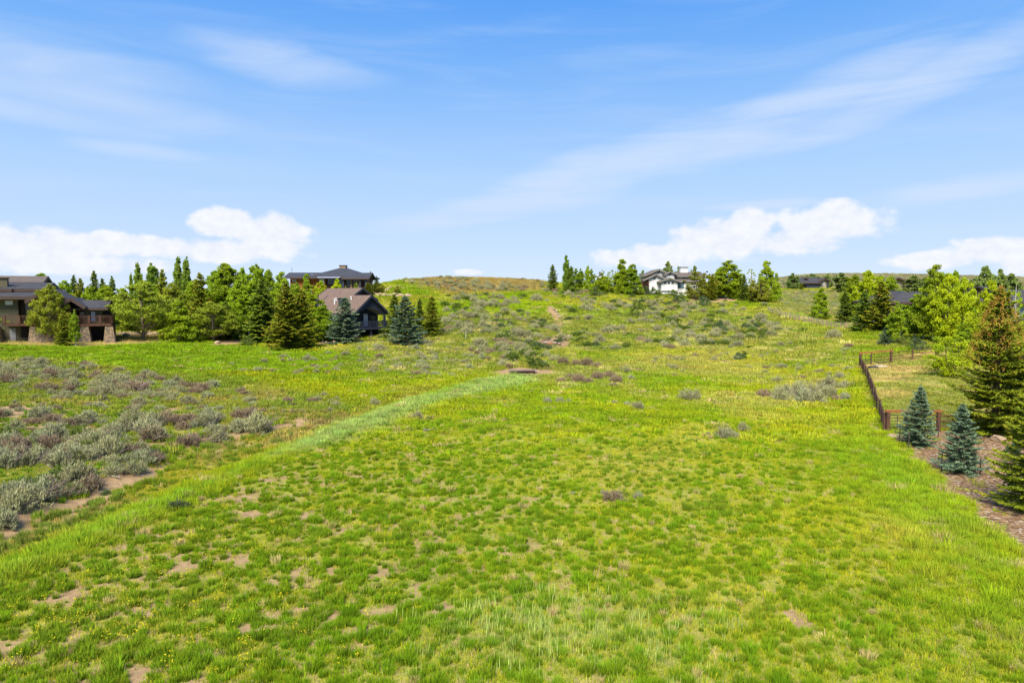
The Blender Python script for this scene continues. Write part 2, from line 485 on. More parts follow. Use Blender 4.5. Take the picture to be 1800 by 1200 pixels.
class MB:
    def __init__(s):
        s.v = []; s.f = []

    def add(s, vs, fs):
        b = len(s.v)
        s.v += [tuple(map(float, q)) for q in vs]
        s.f += [tuple(b + i for i in q) for q in fs]
        return s

    def box(s, x0, x1, y0, y1, z0, z1):
        return s.add([(x0, y0, z0), (x1, y0, z0), (x1, y1, z0), (x0, y1, z0), (x0, y0, z1), (x1, y0, z1), (x1, y1, z1), (x0, y1, z1)],
                     [(3, 2, 1, 0), (4, 5, 6, 7), (0, 1, 5, 4), (1, 2, 6, 5), (2, 3, 7, 6), (3, 0, 4, 7)])

    def tube(s, a, b, r0, r1=None, n=6):
        r1 = r0 if r1 is None else r1
        a, b = Vector(a), Vector(b)
        d = (b - a)
        if d.length < 1e-6:
            return s
        q = d.to_track_quat('Z', 'Y')
        vs = []
        for p, r in ((a, r0), (b, r1)):
            for k in range(n):
                t = 2 * math.pi * k / n
                vs.append(p + q @ Vector((r * math.cos(t), r * math.sin(t), 0)))
        fs = [(k, (k + 1) % n, n + (k + 1) % n, n + k) for k in range(n)]
        fs += [tuple(range(n - 1, -1, -1)), tuple(range(n, 2 * n))]
        return s.add(vs, fs)

    def beam(s, a, b, w, h):
        """square-section bar from a to b"""
        a, b = Vector(a), Vector(b)
        d = (b - a).normalized()
        up = Vector((0, 0, 1))
        if abs(d.z) > .99:
            up = Vector((0, 1, 0))
        sx = d.cross(up).normalized() * w / 2
        sy = sx.cross(d).normalized() * h / 2
        vs = [p + i * sx + j * sy for p in (a, b) for i, j in ((-1, -1), (1, -1), (1, 1), (-1, 1))]
        return s.add(vs, [(0, 1, 2, 3), (7, 6, 5, 4), (0, 4, 5, 1), (1, 5, 6, 2), (2, 6, 7, 3), (3, 7, 4, 0)])

    def slab(s, quad, t):
        """a thick plate: quad of 4 points as its top, thickness t downwards"""
        q = [Vector(p) for p in quad]
        lo = [p - Vector((0, 0, t)) for p in q]
        return s.add(q + lo, [(0, 1, 2, 3), (7, 6, 5, 4), (0, 4, 5, 1), (1, 5, 6, 2), (2, 6, 7, 3), (3, 7, 4, 0)])

    def build(s, name, mat, parent=None, smooth=False):
        me = bpy.data.meshes.new(name)
        me.from_pydata(s.v, [], s.f)
        me.update()
        if smooth:
            me.polygons.foreach_set('use_smooth', [True] * len(me.polygons))
        if mat:
            me.materials.append(mat)
        o = bpy.data.objects.new(name, me)
        COL.objects.link(o)
        o.parent = parent
        return o


def np_mesh(name, V, faces_n, idx, mat, attr=None):
    """V (n,3); faces all with faces_n corners; idx flat; attr: per-vertex float 'v'"""
    me = bpy.data.meshes.new(name)
    nf = len(idx) // faces_n
    me.vertices.add(len(V)); me.loops.add(len(idx)); me.polygons.add(nf)
    me.vertices.foreach_set('co', np.asarray(V, np.float32).ravel())
    me.loops.foreach_set('vertex_index', np.asarray(idx, np.int32))
    me.polygons.foreach_set('loop_start', np.arange(0, nf * faces_n, faces_n, dtype=np.int32))
    me.update(calc_edges=True)
    if attr is not None:
        a = me.attributes.new('v', 'FLOAT', 'POINT')
        a.data.foreach_set('value', np.asarray(attr, np.float32))
    if mat:
        me.materials.append(mat)
    return me


# ------------------------------------------------------------------ materials
def mat_new(name):
    m = bpy.data.materials.new(name)
    m.use_nodes = True
    t = NT(m.node_tree)
    t.n.clear()
    out = t.node('ShaderNodeOutputMaterial')
    return m, t, out


def bsdf(t, col, rough=.8, spec=.3, bump=None, metal=0.0):
    b = t.node('ShaderNodeBsdfPrincipled')
    t.put(b.inputs['Base Color'], col)
    t.put(b.inputs['Roughness'], rough)
    b.inputs['Specular IOR Level'].default_value = spec
    b.inputs['Metallic'].default_value = metal
    if bump is not None:
        bn = t.node('ShaderNodeBump')
        bn.inputs['Strength'].default_value = bump[1]
        bn.inputs['Distance'].default_value = bump[2]
        t.put(bn.inputs['Height'], bump[0])
        t.put(b.inputs['Normal'], bn.outputs[0])
    return b.outputs[0]


def plain(name, c1, c2=None, scale=3.0, rough=.8, spec=.3, bump=.3, stretch=(1, 1, 1), metal=0.0):
    m, t, out = mat_new(name)
    c2 = c2 or tuple(q * .7 for q in c1)
    tc = t.node('ShaderNodeTexCoord').outputs['Object']
    mp = t.node('ShaderNodeMapping'); t.put(mp.inputs[0], tc); mp.inputs[3].default_value = stretch
    n = t.noise(mp.outputs[0], scale, 4, .6)
    t.put(out.inputs[0], bsdf(t, t.mix(t.ramp(n, .3, .7), c1, c2), rough, spec, (n, bump, .05), metal))
    return m


def banded(name, c1, c2, period, axis=2, depth=.5, rough=.75, noise_sc=2.0):
    """lap siding / shingle courses"""
    m, t, out = mat_new(name)
    tc = t.node('ShaderNodeTexCoord').outputs['Object']
    sp = t.node('ShaderNodeSeparateXYZ'); t.l.new(tc, sp.inputs[0])
    f = t.m('FRACT', t.m('DIVIDE', sp.outputs[axis], period))
    n = t.noise(tc, noise_sc, 4, .6)
    mp = t.node('ShaderNodeMapping'); t.put(mp.inputs[0], tc)
    sc_ = [.6, .6, .6]; sc_[axis] = 1 / period
    mp.inputs[3].default_value = sc_
    fl = t.noise(mp.outputs[0], 1.0, 1, .5)
    c = t.mix(t.ramp(t.m('ADD', t.m('MULTIPLY', n, .5), t.m('MULTIPLY', fl, .5)), .35, .65), c1, c2)
    line = t.ramp(f, 0.0, .14, 0.55, 1.0)
    c = t.mix(1.0, c, line, 'MULTIPLY')
    t.put(out.inputs[0], bsdf(t, c, rough, .25, (f, depth, .03)))
    return m


def stone_mat(name, c1, c2, c3, scale):
    m, t, out = mat_new(name)
    tc = t.node('ShaderNodeTexCoord').outputs['Object']
    v = t.node('ShaderNodeTexVoronoi', feature='F1'); t.put(v.inputs['Vector'], tc); v.inputs['Scale'].default_value = scale
    e = t.node('ShaderNodeTexVoronoi', feature='DISTANCE_TO_EDGE'); t.put(e.inputs['Vector'], tc); e.inputs['Scale'].default_value = scale
    sp = t.node('ShaderNodeSeparateXYZ'); t.l.new(v.outputs['Color'], sp.inputs[0])
    c = t.mix(sp.outputs[0], c1, c2)
    c = t.mix(t.ramp(sp.outputs[1], .6, .8), c, c3)
    edge = t.ramp(e.outputs['Distance'], 0.0, .09)
    c = t.mix(edge, (.12, .10, .08), c)
    t.put(out.inputs[0], bsdf(t, c, .9, .2, (edge, .6, .05)))
    return m


def leaf_mat(name, ca, cb, cc=None, transl=.3, rough=.55, vary=.14, instancer=False, up=0.0):
    """leaf colour runs ca -> cb with the per-leaf value v; whole plants differ a little"""
    m, t, out = mat_new(name)
    at_ = t.node('ShaderNodeAttribute'); at_.attribute_name = 'v'
    c = t.mix(at_.outputs['Fac'], ca, cb)
    if cc:
        c = t.mix(t.ramp(at_.outputs['Fac'], .86, .97), c, cc)
    if instancer:
        ti = t.node('ShaderNodeAttribute'); ti.attribute_type = 'INSTANCER'; ti.attribute_name = 'tint'
        c = t.mix(1.0, t.mix(.0, c, c), ti.outputs['Color'], 'MULTIPLY')
    oi = t.node('ShaderNodeObjectInfo')
    hsv = t.node('ShaderNodeHueSaturation')
    t.put(hsv.inputs['Color'], c)
    t.put(hsv.inputs['Value'], t.ramp(oi.outputs['Random'], 0, 1, 1 - vary, 1 + vary, False))
    t.put(hsv.inputs['Hue'], t.ramp(t.m('FRACT', t.m('MULTIPLY', oi.outputs['Random'], 7.31)), 0, 1, .5 - vary * .06, .5 + vary * .06, False))
    c = hsv.outputs[0]
    b = bsdf(t, c, rough, .05 if instancer else .15)
    if up > 0:          # soft blades scatter light like the mat they form
        gn = t.node('ShaderNodeNewGeometry').outputs['Normal']
        va = t.node('ShaderNodeMix', data_type='VECTOR')
        va.inputs[0].default_value = up
        t.put(va.inputs[4], gn); va.inputs[5].default_value = (0, 0, 1)
        vn = t.node('ShaderNodeVectorMath', operation='NORMALIZE'); t.put(vn.inputs[0], va.outputs[1])
        t.put(b.node.inputs['Normal'], vn.outputs[0])
    if transl > 0:
        tr = t.node('ShaderNodeBsdfTranslucent'); t.put(tr.inputs[0], c)
        ms = t.node('ShaderNodeMixShader'); ms.inputs[0].default_value = transl
        t.put(ms.inputs[1], b); t.put(ms.inputs[2], tr.outputs[0])
        b = ms.outputs[0]
    t.put(out.inputs[0], b)
    return m


def ground_mat():
    m, t, out = mat_new('meadow_ground')
    ga = t.node('ShaderNodeAttribute'); ga.attribute_name = 'gcol'
    ba = t.node('ShaderNodeAttribute'); ba.attribute_name = 'bare'
    mu = t.node('ShaderNodeAttribute'); mu.attribute_name = 'mulch'
    geo = t.node('ShaderNodeNewGeometry').outputs['Position']
    nf = t.noise(geo, 9.0, 5, .62)
    nm = t.noise(geo, 2.1, 5, .6)
    nb = t.noise(geo, .6, 4, .6)
    # between the blades lies a thatch of dead grass and soil
    thatch = t.mix(t.ramp(nf, .3, .7), (.24, .20, .085), (.15, .125, .06))
    g = t.mix(t.ramp(t.m('ADD', t.m('MULTIPLY', nm, .6), t.m('MULTIPLY', nf, .4)), .38, .66, .12, .62), ga.outputs['Color'], thatch)
    dirt = t.mix(t.ramp(nm, .3, .7), (.345, .232, .120), (.245, .160, .082))
    dirt = t.mix(t.ramp(nf, .55, .8, 0, .6), dirt, (.38, .32, .22))
    bn = t.m('ADD', ba.outputs['Fac'], t.m('MULTIPLY', t.m('SUBTRACT', t.m('ADD', t.m('MULTIPLY', nm, .75), t.m('MULTIPLY', nb, .25)), .5), 1.5))
    g = t.mix(t.ramp(bn, .38, .75), g, dirt)
    v = t.node('ShaderNodeTexVoronoi', feature='F1'); t.put(v.inputs['Vector'], geo); v.inputs['Scale'].default_value = 9
    sp = t.node('ShaderNodeSeparateXYZ'); t.l.new(v.outputs['Color'], sp.inputs[0])
    mc = t.mix(t.ramp(sp.outputs[0], .2, .9), (.100, .062, .034), (.30, .185, .090))
    mc = t.mix(t.ramp(sp.outputs[1], .86, .92), mc, (.40, .33, .25))
    mc = t.mix(t.ramp(nm, .4, .7, 0, .6), mc, (.19, .105, .055))
    g = t.mix(mu.outputs['Fac'], g, mc)
    h = t.m('ADD', t.m('MULTIPLY', nf, .5), nm)
    t.put(out.inputs[0], bsdf(t, g, .95, .1, (h, .7, .12)))
    return m


M = {}
M['ground'] = ground_mat()
M['grass'] = None
M['bark'] = plain('bark_brown', (.16, .11, .075), (.09, .06, .045), 6, .95, .1, .8, (1, 1, .25))
M['bark_pine'] = plain('bark_pine', (.24, .18, .14), (.13, .09, .07), 6, .95, .1, .8, (1, 1, .25))
M['bark_aspen'] = plain('bark_aspen', (.62, .60, .52), (.30, .28, .22), 3, .8, .2, .3, (1, 1, 1.6))
M['twig'] = plain('twig_grey', (.22, .18, .15), (.13, .10, .09), 8, .9, .1, .3)
M['siding_olive'] = banded('siding_olive', (.115, .104, .062), (.095, .086, .050), .2)
M['siding_navy'] = banded('siding_navy', (.036, .043, .062), (.028, .034, .050), .22)
M['siding_orange'] = banded('siding_cedar', (.36, .125, .03), (.27, .085, .02), .2)
M['siding_tan'] = banded('siding_tan', (.34, .29, .20), (.29, .24, .165), .22)
M['siding_brown'] = banded('siding_brown', (.080, .040, .025), (.060, .030, .02), .22)
M['stucco'] = plain('stucco_white', (.66, .65, .62), (.58, .57, .54), 1.5, .9, .2, .15)
M['roof_grey'] = banded('shingles_grey', (.058, .055, .056), (.040, .038, .040), .28, 1)
M['roof_dark'] = banded('shingles_slate', (.050, .054, .062), (.035, .038, .046), .3, 1)
M['roof_brown'] = banded('shingles_brown', (.165, .112, .082), (.120, .080, .060), .28, 1)
M['roof_taupe'] = banded('shingles_taupe', (.13, .105, .085), (.10, .08, .065), .3, 1)
M['roof_metal'] = plain('roof_metal', (.42, .44, .50), (.36, .38, .44), 1, .35, .5, .05, metal=.5)
M['fascia_brown'] = plain('fascia_brown', (.075, .048, .036), None, 4, .7)
M['fascia_taupe'] = plain('fascia_taupe', (.19, .18, .15), None, 4, .7)
M['fascia_navy'] = plain('fascia_navy', (.030, .036, .052), None, 4, .6)
M['timber'] = plain('timber_brown', (.105, .050, .028), (.065, .032, .02), 4, .75, .25, .4, (1, 1, .3))
M['rust'] = plain('timber_rust', (.30, .115, .035), (.19, .07, .03), 4, .8, .25, .4, (.3, 1, 1))
M['rail_grey'] = plain('weathered_rail', (.36, .32, .27), (.24, .21, .17), 5, .9, .1, .5, (.4, 1, 1))
M['post_tan'] = plain('weathered_post', (.36, .24, .16), (.24, .16, .11), 5, .9, .1, .5)
M['rail_brown'] = plain('stained_rail', (.13, .068, .038), (.08, .042, .026), 5, .85, .2, .5, (.4, 1, 1))
M['post_brown'] = plain('stained_post', (.12, .062, .034), (.075, .04, .025), 5, .85, .2, .5)
M['iron'] = plain('dark_iron', (.055, .04, .035), None, 6, .6, .4, .1)
M['stone'] = stone_mat('sandstone_veneer', (.34, .235, .13), (.22, .155, .095), (.14, .115, .09), 3.4)
M['boulder'] = plain('sandstone_boulder', (.42, .31, .20), (.28, .20, .13), 2.5, .95, .15, .7)
M['rock'] = plain('pale_rock', (.34, .26, .20), (.22, .15, .11), 3, .95, .15, .7)
M['glass'] = plain('window_glass', (.03, .04, .05), (.02, .025, .035), 1, .12, .6, 0)
M['glass_blue'] = plain('window_glass_blue', (.12, .19, .23), (.09, .14, .18), 1, .15, .6, 0)
M['glass_pale'] = plain('window_glass_pale', (.45, .52, .60), (.35, .42, .5), 1, .2, .6, 0)
M['dark'] = plain('painted_recess_shade', (.02, .018, .018), None, 2, .9)  # shade of recesses under the decks, put into a near-black colour
M['door_grey'] = plain('door_grey', (.27, .28, .29), None, 2, .6)
M['soffit'] = plain('soffit_beige', (.55, .50, .43), None, 3, .8)
M['trim_white'] = plain('trim_white', (.75, .75, .74), None, 3, .6)
M['blue'] = plain('blue_paint', (.06, .22, .52), (.05, .17, .42), 3, .5, .4, .1)
M['cover'] = plain('grey_cover', (.34, .40, .50), (.25, .30, .4), 2, .6)
M['rubber'] = plain('black_rubber', (.02, .02, .024), None, 3, .5)
M['concrete'] = plain('concrete', (.46, .42, .36), (.38, .34, .28), 2, .9)
M['plank'] = plain('weathered_plank', (.27, .21, .17), (.16, .12, .10), 4, .9, .1, .5, (.3, 1, 1))
M['terracotta'] = plain('terracotta', (.50, .22, .12), None, 3, .8)
M['sapling_guard'] = plain('pale_plastic', (.6, .6, .55), None, 3, .6)

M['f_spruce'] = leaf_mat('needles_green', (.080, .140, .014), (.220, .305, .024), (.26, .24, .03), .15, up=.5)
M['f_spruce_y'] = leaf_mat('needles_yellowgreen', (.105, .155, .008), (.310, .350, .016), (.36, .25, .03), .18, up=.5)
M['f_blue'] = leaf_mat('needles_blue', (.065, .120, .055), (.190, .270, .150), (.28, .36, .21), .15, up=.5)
M['f_pine'] = leaf_mat('needles_pine', (.160, .210, .010), (.350, .395, .020), None, .22, up=.5)
M['f_aspen'] = leaf_mat('leaves_aspen', (.165, .255, .008), (.360, .480, .016), None, .42, up=.5)
M['f_aspen_b'] = leaf_mat('leaves_bright', (.230, .340, .005), (.470, .550, .010), None, .38, up=.5)
M['f_poplar'] = leaf_mat('leaves_poplar', (.105, .180, .014), (.250, .355, .030), None, .32, up=.45)
M['f_olive'] = leaf_mat('leaves_olive', (.150, .175, .012), (.330, .320, .024), None, .3, up=.5)
M['f_dist'] = leaf_mat('leaves_far', (.100, .150, .028), (.215, .275, .050), None, .28, up=.45)
M['f_cone'] = leaf_mat('cones_tan', (.30, .16, .022), (.50, .31, .055), None, .1)
M['f_sage1'] = leaf_mat('sage_greygreen', (.170, .165, .070), (.370, .365, .175), (.46, .45, .26), .1, .8, up=.12)
M['f_sage2'] = leaf_mat('sage_silver', (.175, .180, .085), (.370, .380, .195), (.44, .45, .26), .1, .8, up=.12)
M['f_sage3'] = leaf_mat('sage_purplebrown', (.145, .102, .058), (.290, .215, .130), (.32, .30, .15), .08, .8, up=.12)
M['f_shrub'] = leaf_mat('shrub_green', (.070, .110, .015), (.175, .235, .035), None, .22, .6)
M['f_shrub2'] = leaf_mat('shrub_bluegreen', (.055, .090, .030), (.135, .185, .065), None, .2, .6)

# ------------------------------------------------------------------ the ground sheet
def stretch(n, a, b, c, k):
    """n values from a to b, dense around c"""
    t = np.linspace(math.asinh((a - c) / k), math.asinh((b - c) / k), n)
    return c + k * np.sinh(t)


def make_ground():
    nx, ny = 620, 760
    xs = stretch(nx, -2600, 2600, 0, 26)
    ys = stretch(ny, -250, 3200, 30, 34)
    X, Y = np.meshgrid(xs, ys)
    x, y = X.ravel(), Y.ravel()
    z = T(x, y)
    # beyond the ridge the land falls away
    z = z - 30 * sst(y, 1000, 2000)
    V = np.stack([x, y, z], 1)
    i = np.arange(nx * ny).reshape(ny, nx)
    q = np.stack([i[:-1, :-1], i[:-1, 1:], i[1:, 1:], i[1:, :-1]], -1).reshape(-1)
    me = np_mesh('ground', V, 4, q, M['ground'])
    g, b, mu = ground(x, y)
    # soil and last year's litter show between the tufts where the eye looks down on them
    th = .62 * (1 - sst(y, 30, 75)) + .12
    g = mixc(g, np.array([.32, .28, .06])[None] * np.ones_like(g), th * (.75 + .5 * fbm(x, y, .8, 91, 2)))
    a = me.attributes.new('gcol', 'FLOAT_COLOR', 'POINT')
    a.data.foreach_set('color', np.concatenate([g, np.ones((len(g), 1))], 1).astype(np.float32).ravel())
    for nm, d in (('bare', b), ('mulch', mu)):
        a = me.attributes.new(nm, 'FLOAT', 'POINT')
        a.data.foreach_set('value', d.astype(np.float32))
    me.polygons.foreach_set('use_smooth', [True] * len(me.polygons))
    o = bpy.data.objects.new('ground', me)
    COL.objects.link(o)
    tag(o, 'grassy valley floor and hillside with worn brown soil', 'ground', kind='structure')
make_ground()


# ------------------------------------------------------------------ instanced stuff (grass, far sage)
def scatter(name, label, cat, P3, rot, scl, idx, sources, tint=None):
    """one object: points that carry plants; each point picks one of the source meshes"""
    src = bpy.data.collections.new(name + '_sources')
    for k, me in enumerate(sources):
        o = bpy.data.objects.new('%s_source_%02d' % (name, k), me)
        src.objects.link(o)
    me = bpy.data.meshes.new(name)
    n = len(P3)
    me.vertices.add(n)
    me.vertices.foreach_set('co', np.asarray(P3, np.float32).ravel())
    for nm, typ, key, d in (('rot', 'FLOAT_VECTOR', 'vector', rot), ('scl', 'FLOAT_VECTOR', 'vector', scl), ('idx', 'INT', 'value', idx)):
        a = me.attributes.new(nm, typ, 'POINT')
        a.data.foreach_set(key, np.asarray(d, np.int32 if typ == 'INT' else np.float32).ravel())
    if tint is not None:
        a = me.attributes.new('tint', 'FLOAT_COLOR', 'POINT')
        a.data.foreach_set('color', np.concatenate([tint, np.ones((n, 1))], 1).astype(np.float32).ravel())
    me.update()
    o = bpy.data.objects.new(name, me)
    COL.objects.link(o)
    tag(o, label, cat, kind='stuff')
    ng = bpy.data.node_groups.new(name, 'GeometryNodeTree')
    ng.interface.new_socket('Geometry', in_out='INPUT', socket_type='NodeSocketGeometry')
    ng.interface.new_socket('Geometry', in_out='OUTPUT', socket_type='NodeSocketGeometry')
    N, L = ng.nodes, ng.links
    gi, go = N.new('NodeGroupInput'), N.new('NodeGroupOutput')
    ci = N.new('GeometryNodeCollectionInfo')
    ci.inputs['Collection'].default_value = src
    ci.inputs['Separate Children'].default_value = True
    ci.inputs['Reset Children'].default_value = True
    ip = N.new('GeometryNodeInstanceOnPoints')
    ip.inputs['Pick Instance'].default_value = True
    L.new(gi.outputs[0], ip.inputs['Points']); L.new(ci.outputs[0], ip.inputs['Instance'])
    for nm, typ, s in (('rot', 'FLOAT_VECTOR', 'Rotation'), ('scl', 'FLOAT_VECTOR', 'Scale'), ('idx', 'INT', 'Instance Index')):
        na = N.new('GeometryNodeInputNamedAttribute'); na.data_type = typ; na.inputs['Name'].default_value = nm
        if s == 'Rotation':
            er = N.new('FunctionNodeEulerToRotation'); L.new(na.outputs[0], er.inputs[0]); L.new(er.outputs[0], ip.inputs[s])
        else:
            L.new(na.outputs[0], ip.inputs[s])
    L.new(ip.outputs[0], go.inputs[0])
    md = o.modifiers.new(name, 'NODES'); md.node_group = ng
    return o


def blade_mesh(name, seed, n, r0, h, w, lean, mat, curl=.5, spread=1.0):
    """a clump of grass blades, each a bent tapering strip"""
    rg = np.random.default_rng(seed)
    V, I, A = [], [], []
    th = rg.uniform(0, 2 * np.pi, n)
    rr = r0 * np.sqrt(rg.uniform(0, 1, n))
    bx, by = rr * np.cos(th), rr * np.sin(th)
    la = th + rg.normal(0, .6, n)
    ln = lean * rg.uniform(.25, 1.15, n) * (.35 + .65 * rr / r0)
    hh = h * rg.uniform(.55, 1.1, n)
    fa = rg.uniform(0, np.pi, n)
    ww = w * rg.uniform(.7, 1.3, n)
    val = np.clip(rg.normal(.5, .28, n), 0, 1)
    P0 = np.stack([bx, by, np.zeros(n) - .02], 1)
    dirv = np.stack([np.cos(la), np.sin(la), np.zeros(n)], 1)
    P1 = P0 + dirv * (ln * hh * .38)[:, None]; P1[:, 2] = hh * .6
    P2 = P0 + dirv * (ln * hh * (.38 + curl))[:, None]; P2[:, 2] = hh * (1 - .18 * ln)
    side = np.stack([np.cos(fa), np.sin(fa), np.zeros(n)], 1) * (ww / 2)[:, None]
    Vv = np.stack([P0 - side, P0 + side, P1 - side * .8, P1 + side * .8, P2], 1).reshape(-1, 3)
    b = np.arange(n) * 5
    I = np.stack([b, b + 1, b + 3, b, b + 3, b + 2, b + 2, b + 3, b + 4], 1).reshape(-1)
    return np_mesh(name, Vv, 3, I, mat, np.repeat(val, 5))


def make_grass():
    mg = leaf_mat('grass_blades', (.55, .68, .6), (1.45, 1.30, 1.2), None, .30, .6, .10, True, .6)
    rg = np.random.default_rng(11)
    S = [blade_mesh('tuft_%d' % k, 20 + k, 130, .105, .20, .010, .80, mg) for k in range(3)]                 # 0-2 bunch tufts
    S += [blade_mesh('sparse_%d' % k, 30 + k, 50, .24, .10, .011, .9, mg) for k in range(2)]               # 3-4 thin short grass
    S += [blade_mesh('wide_%d' % k, 40 + k, 95, .45, .15, .028, 1.0, mg) for k in range(2)]                  # 5-6 mat for the distance
    S += [blade_mesh('long_%d' % k, 50 + k, 85, .26, .25, .012, .85, mg, .5) for k in range(2)]             # 7-8 long grass
    S += [blade_mesh('stalk_0', 60, 16, .22, .27, .016, .15, mg, .15)]                                     # 9 upright stalks
    bands = [(13.5, 22, 50), (22, 32, 40), (32, 46, 26), (46, 66, 12.0), (66, 96, 4.2), (96, 140, 2.2), (140, 190, 1.2), (190, 300, .6)]
    XS, YS = [], []
    for a, b, den in bands:
        area = (b * b - a * a) * .82
        n = int(area * den)
        y = np.sqrt(rg.uniform(a * a, b * b, n))
        x = rg.uniform(-.82, .82, n) * y
        XS.append(x); YS.append(y)
    x = np.concatenate(XS); y = np.concatenate(YS)
    g, bare, mul = ground(x, y)
    n2 = fbm(x, y, .55, 71, 2)
    sw, db, bk, p = swale(x, y)
    keep = rg.uniform(0, 1, len(x)) < np.clip(1.15 - 1.0 * np.clip(bare, 0, 1.2) * (1.25 - 1.0 * sst(n2, .42, .56)), 0.0, 1)
    keep &= ~(bare > 1.05)
    keep &= (mul < .35) | (rg.uniform(0, 1, len(x)) < .015)
    x, y, g, bare, mul, n2, db, sw = [q[keep] for q in (x, y, g, bare, mul, n2, db, sw)]
    n = len(x)
    z = T(x, y)
    u = rg.uniform(0, 1, n)
    tuftz = np.clip(bare * 1.3, 0, 1)
    isT = u < (.06 + .42 * tuftz) * (y < 60)
    idx = rg.integers(3, 5, n)
    idx[isT] = rg.integers(0, 3, isT.sum())
    midf = (y > 40) & (rg.uniform(0, 1, n) < sst(y, 40, 75))
    idx[midf] = rg.integers(5, 7, midf.sum())
    edge = (db > -.8) & (db < 2.0) & (y < 95) & (rg.uniform(0, 1, n) < .55 * (.4 + n2))
    idx[edge] = rg.integers(7, 9, edge.sum())
    lush = zone(x, y, Z_LUSH, 4, 1.2, 5)
    el = rg.uniform(0, 1, n) < .5 * lush * (.4 + n2)
    idx[el] = rg.integers(7, 9, el.sum())
    zb = zone(x, y, Z_BLUE, 2.6, 1.3, 12)
    eb = rg.uniform(0, 1, n) < .34 * zb
    idx[eb] = 9
    pen = zone(x, y, Z_PEN, .6, .2, 6); tan = zone(x, y, Z_TAN, .8, .3, 3)
    s = np.clip(np.exp(rg.normal(-.05, .32, n)), .4, 1.9) * (1 + .012 * np.clip(y - 40, 0, 60))
    s = np.where(y > 120, s * 1.25, s)
    sz = s * rg.uniform(.75, 1.25, n)
    mown = np.maximum(np.maximum(pen, tan), .6 * zone(x, y, Z_LAWNL, 2, .8, 2))
    sz *= 1 - .65 * mown
    swf = sst(db, 1.8, 3.6) * (sw > .3)
    sz *= 1 + .4 * swf
    tint = g * rg.uniform(.80, 1.22, (n, 1)) * (1 + rg.normal(0, .06, (n, 3)))
    isT = idx < 3
    nr = sst(x - .32 * y, 0, 8)
    tint[isT] = mixc(tint[isT], np.array([.112, .235, .006])[None] * rg.uniform(.65, 1.3, (isT.sum(), 1)), .68 * (1 - .45 * nr[isT]))
    sparse = (idx == 3) | (idx == 4)
    yel = sparse & (rg.uniform(0, 1, n) < .45)
    tint[yel] = mixc(tint[yel], np.array([.42, .40, .02])[None] * np.ones((yel.sum(), 3)), .5)
    dry = rg.uniform(0, 1, n) < .035
    tint[dry] = np.array([.46, .38, .15]) * rg.uniform(.8, 1.2, (dry.sum(), 1))
    hil = zone(x, y, Z_SCRUBM, 5, 1.5, 13) + zone(x, y, Z_SCRUBH, 6, 1.5, 14)
    st2 = (hil > .4) & (rg.uniform(0, 1, n) < .11) & (fbm(x, y, 3, 44, 2) > .42)
    tint[st2] = np.array([.46, .43, .13]) * rg.uniform(.8, 1.2, (st2.sum(), 1))
    sz[st2] *= 1.5; s[st2] *= .75
    st = idx == 9
    tint[st] = np.array([.30, .39, .09]) * rg.uniform(.8, 1.2, (st.sum(), 1))
    rot = np.stack([rg.normal(0, .10, n), rg.normal(0, .10, n), rg.uniform(0, 6.283, n)], 1)
    scl = np.stack([s, s, sz], 1)
    scatter('grass', 'yellow green meadow grass in tufts and mats over the valley', 'grass', np.stack([x, y, z], 1), rot, scl, idx, S, tint)
    # yellow wildflowers in the near left
    V, I, A = [], [], []
    mf = leaf_mat('flower_yellow', (.10, .16, .01), (.80, .62, .02), None, .2, .6, .05)
    rg = np.random.default_rng(5)
    vs, fs, av = [], [], []
    spots = []
    for k in range(170):
        px, py = rg.uniform(-40, 700), rg.uniform(870, 1190)
        if k % 3 == 0:
            px = rg.uniform(120, 420); py = rg.uniform(930, 1140)
        if py < 1080 - px * .42:
            continue
        X, Y, Z = at(px, py)
        for j in range(rg.integers(3, 9)):
            a = rg.uniform(0, 6.28); hh = rg.uniform(.18, .42); rr = rg.uniform(.02, .16)
            bx, by = X + rg.normal(0, .05), Y + rg.normal(0, .05)
            tx, ty, tz = bx + rr * math.cos(a), by + rr * math.sin(a), Z + hh
            b = len(vs)
            vs += [(bx - .006, by, Z), (bx + .006, by, Z), (tx, ty, tz)]; av += [0, 0, .1]
            fs += [b, b + 1, b + 2]
            for q in range(3):
                b = len(vs); a2 = rg.uniform(0, 6.28); r = .016
                c = np.array([tx, ty, tz]) + rg.normal(0, .012, 3)
                vs += [tuple(c + r * np.array([math.cos(a2), math.sin(a2), .3])), tuple(c + r * np.array([math.cos(a2 + 2.1), math.sin(a2 + 2.1), -.4])), tuple(c + r * np.array([math.cos(a2 + 4.2), math.sin(a2 + 4.2), .6]))]
                av += [1, 1, 1]; fs += [b, b + 1, b + 2]
    me = np_mesh('wildflowers', np.array(vs), 3, np.array(fs), mf, np.array(av))
    o = bpy.data.objects.new('wildflowers', me); COL.objects.link(o)
    tag(o, 'sprinkling of small yellow wildflowers among the grass tufts', 'wildflowers', kind='stuff')
make_grass()


# ------------------------------------------------------------------ foliage builders
def leaves_mesh(name, C, D, L, W, val, mat, rg, jit=.6):
    """rhombic leaves / needle sprays: centres C, directions D, length L, width W"""
    n = len(C)
    D = D + rg.normal(0, jit, (n, 3))
    D /= np.linalg.norm(D, axis=1)[:, None] + 1e-9
    R = rg.normal(0, 1, (n, 3))
    S = np.cross(D, R); S /= np.linalg.norm(S, axis=1)[:, None] + 1e-9
    L = np.asarray(L)[:, None] / 2; W = np.asarray(W)[:, None] / 2
    V = np.stack([C - D * L, C + S * W, C + D * L, C - S * W], 1).reshape(-1, 3)
    return np_mesh(name, V, 4, np.arange(4 * n), mat, np.repeat(np.clip(val, 0, 1), 4))


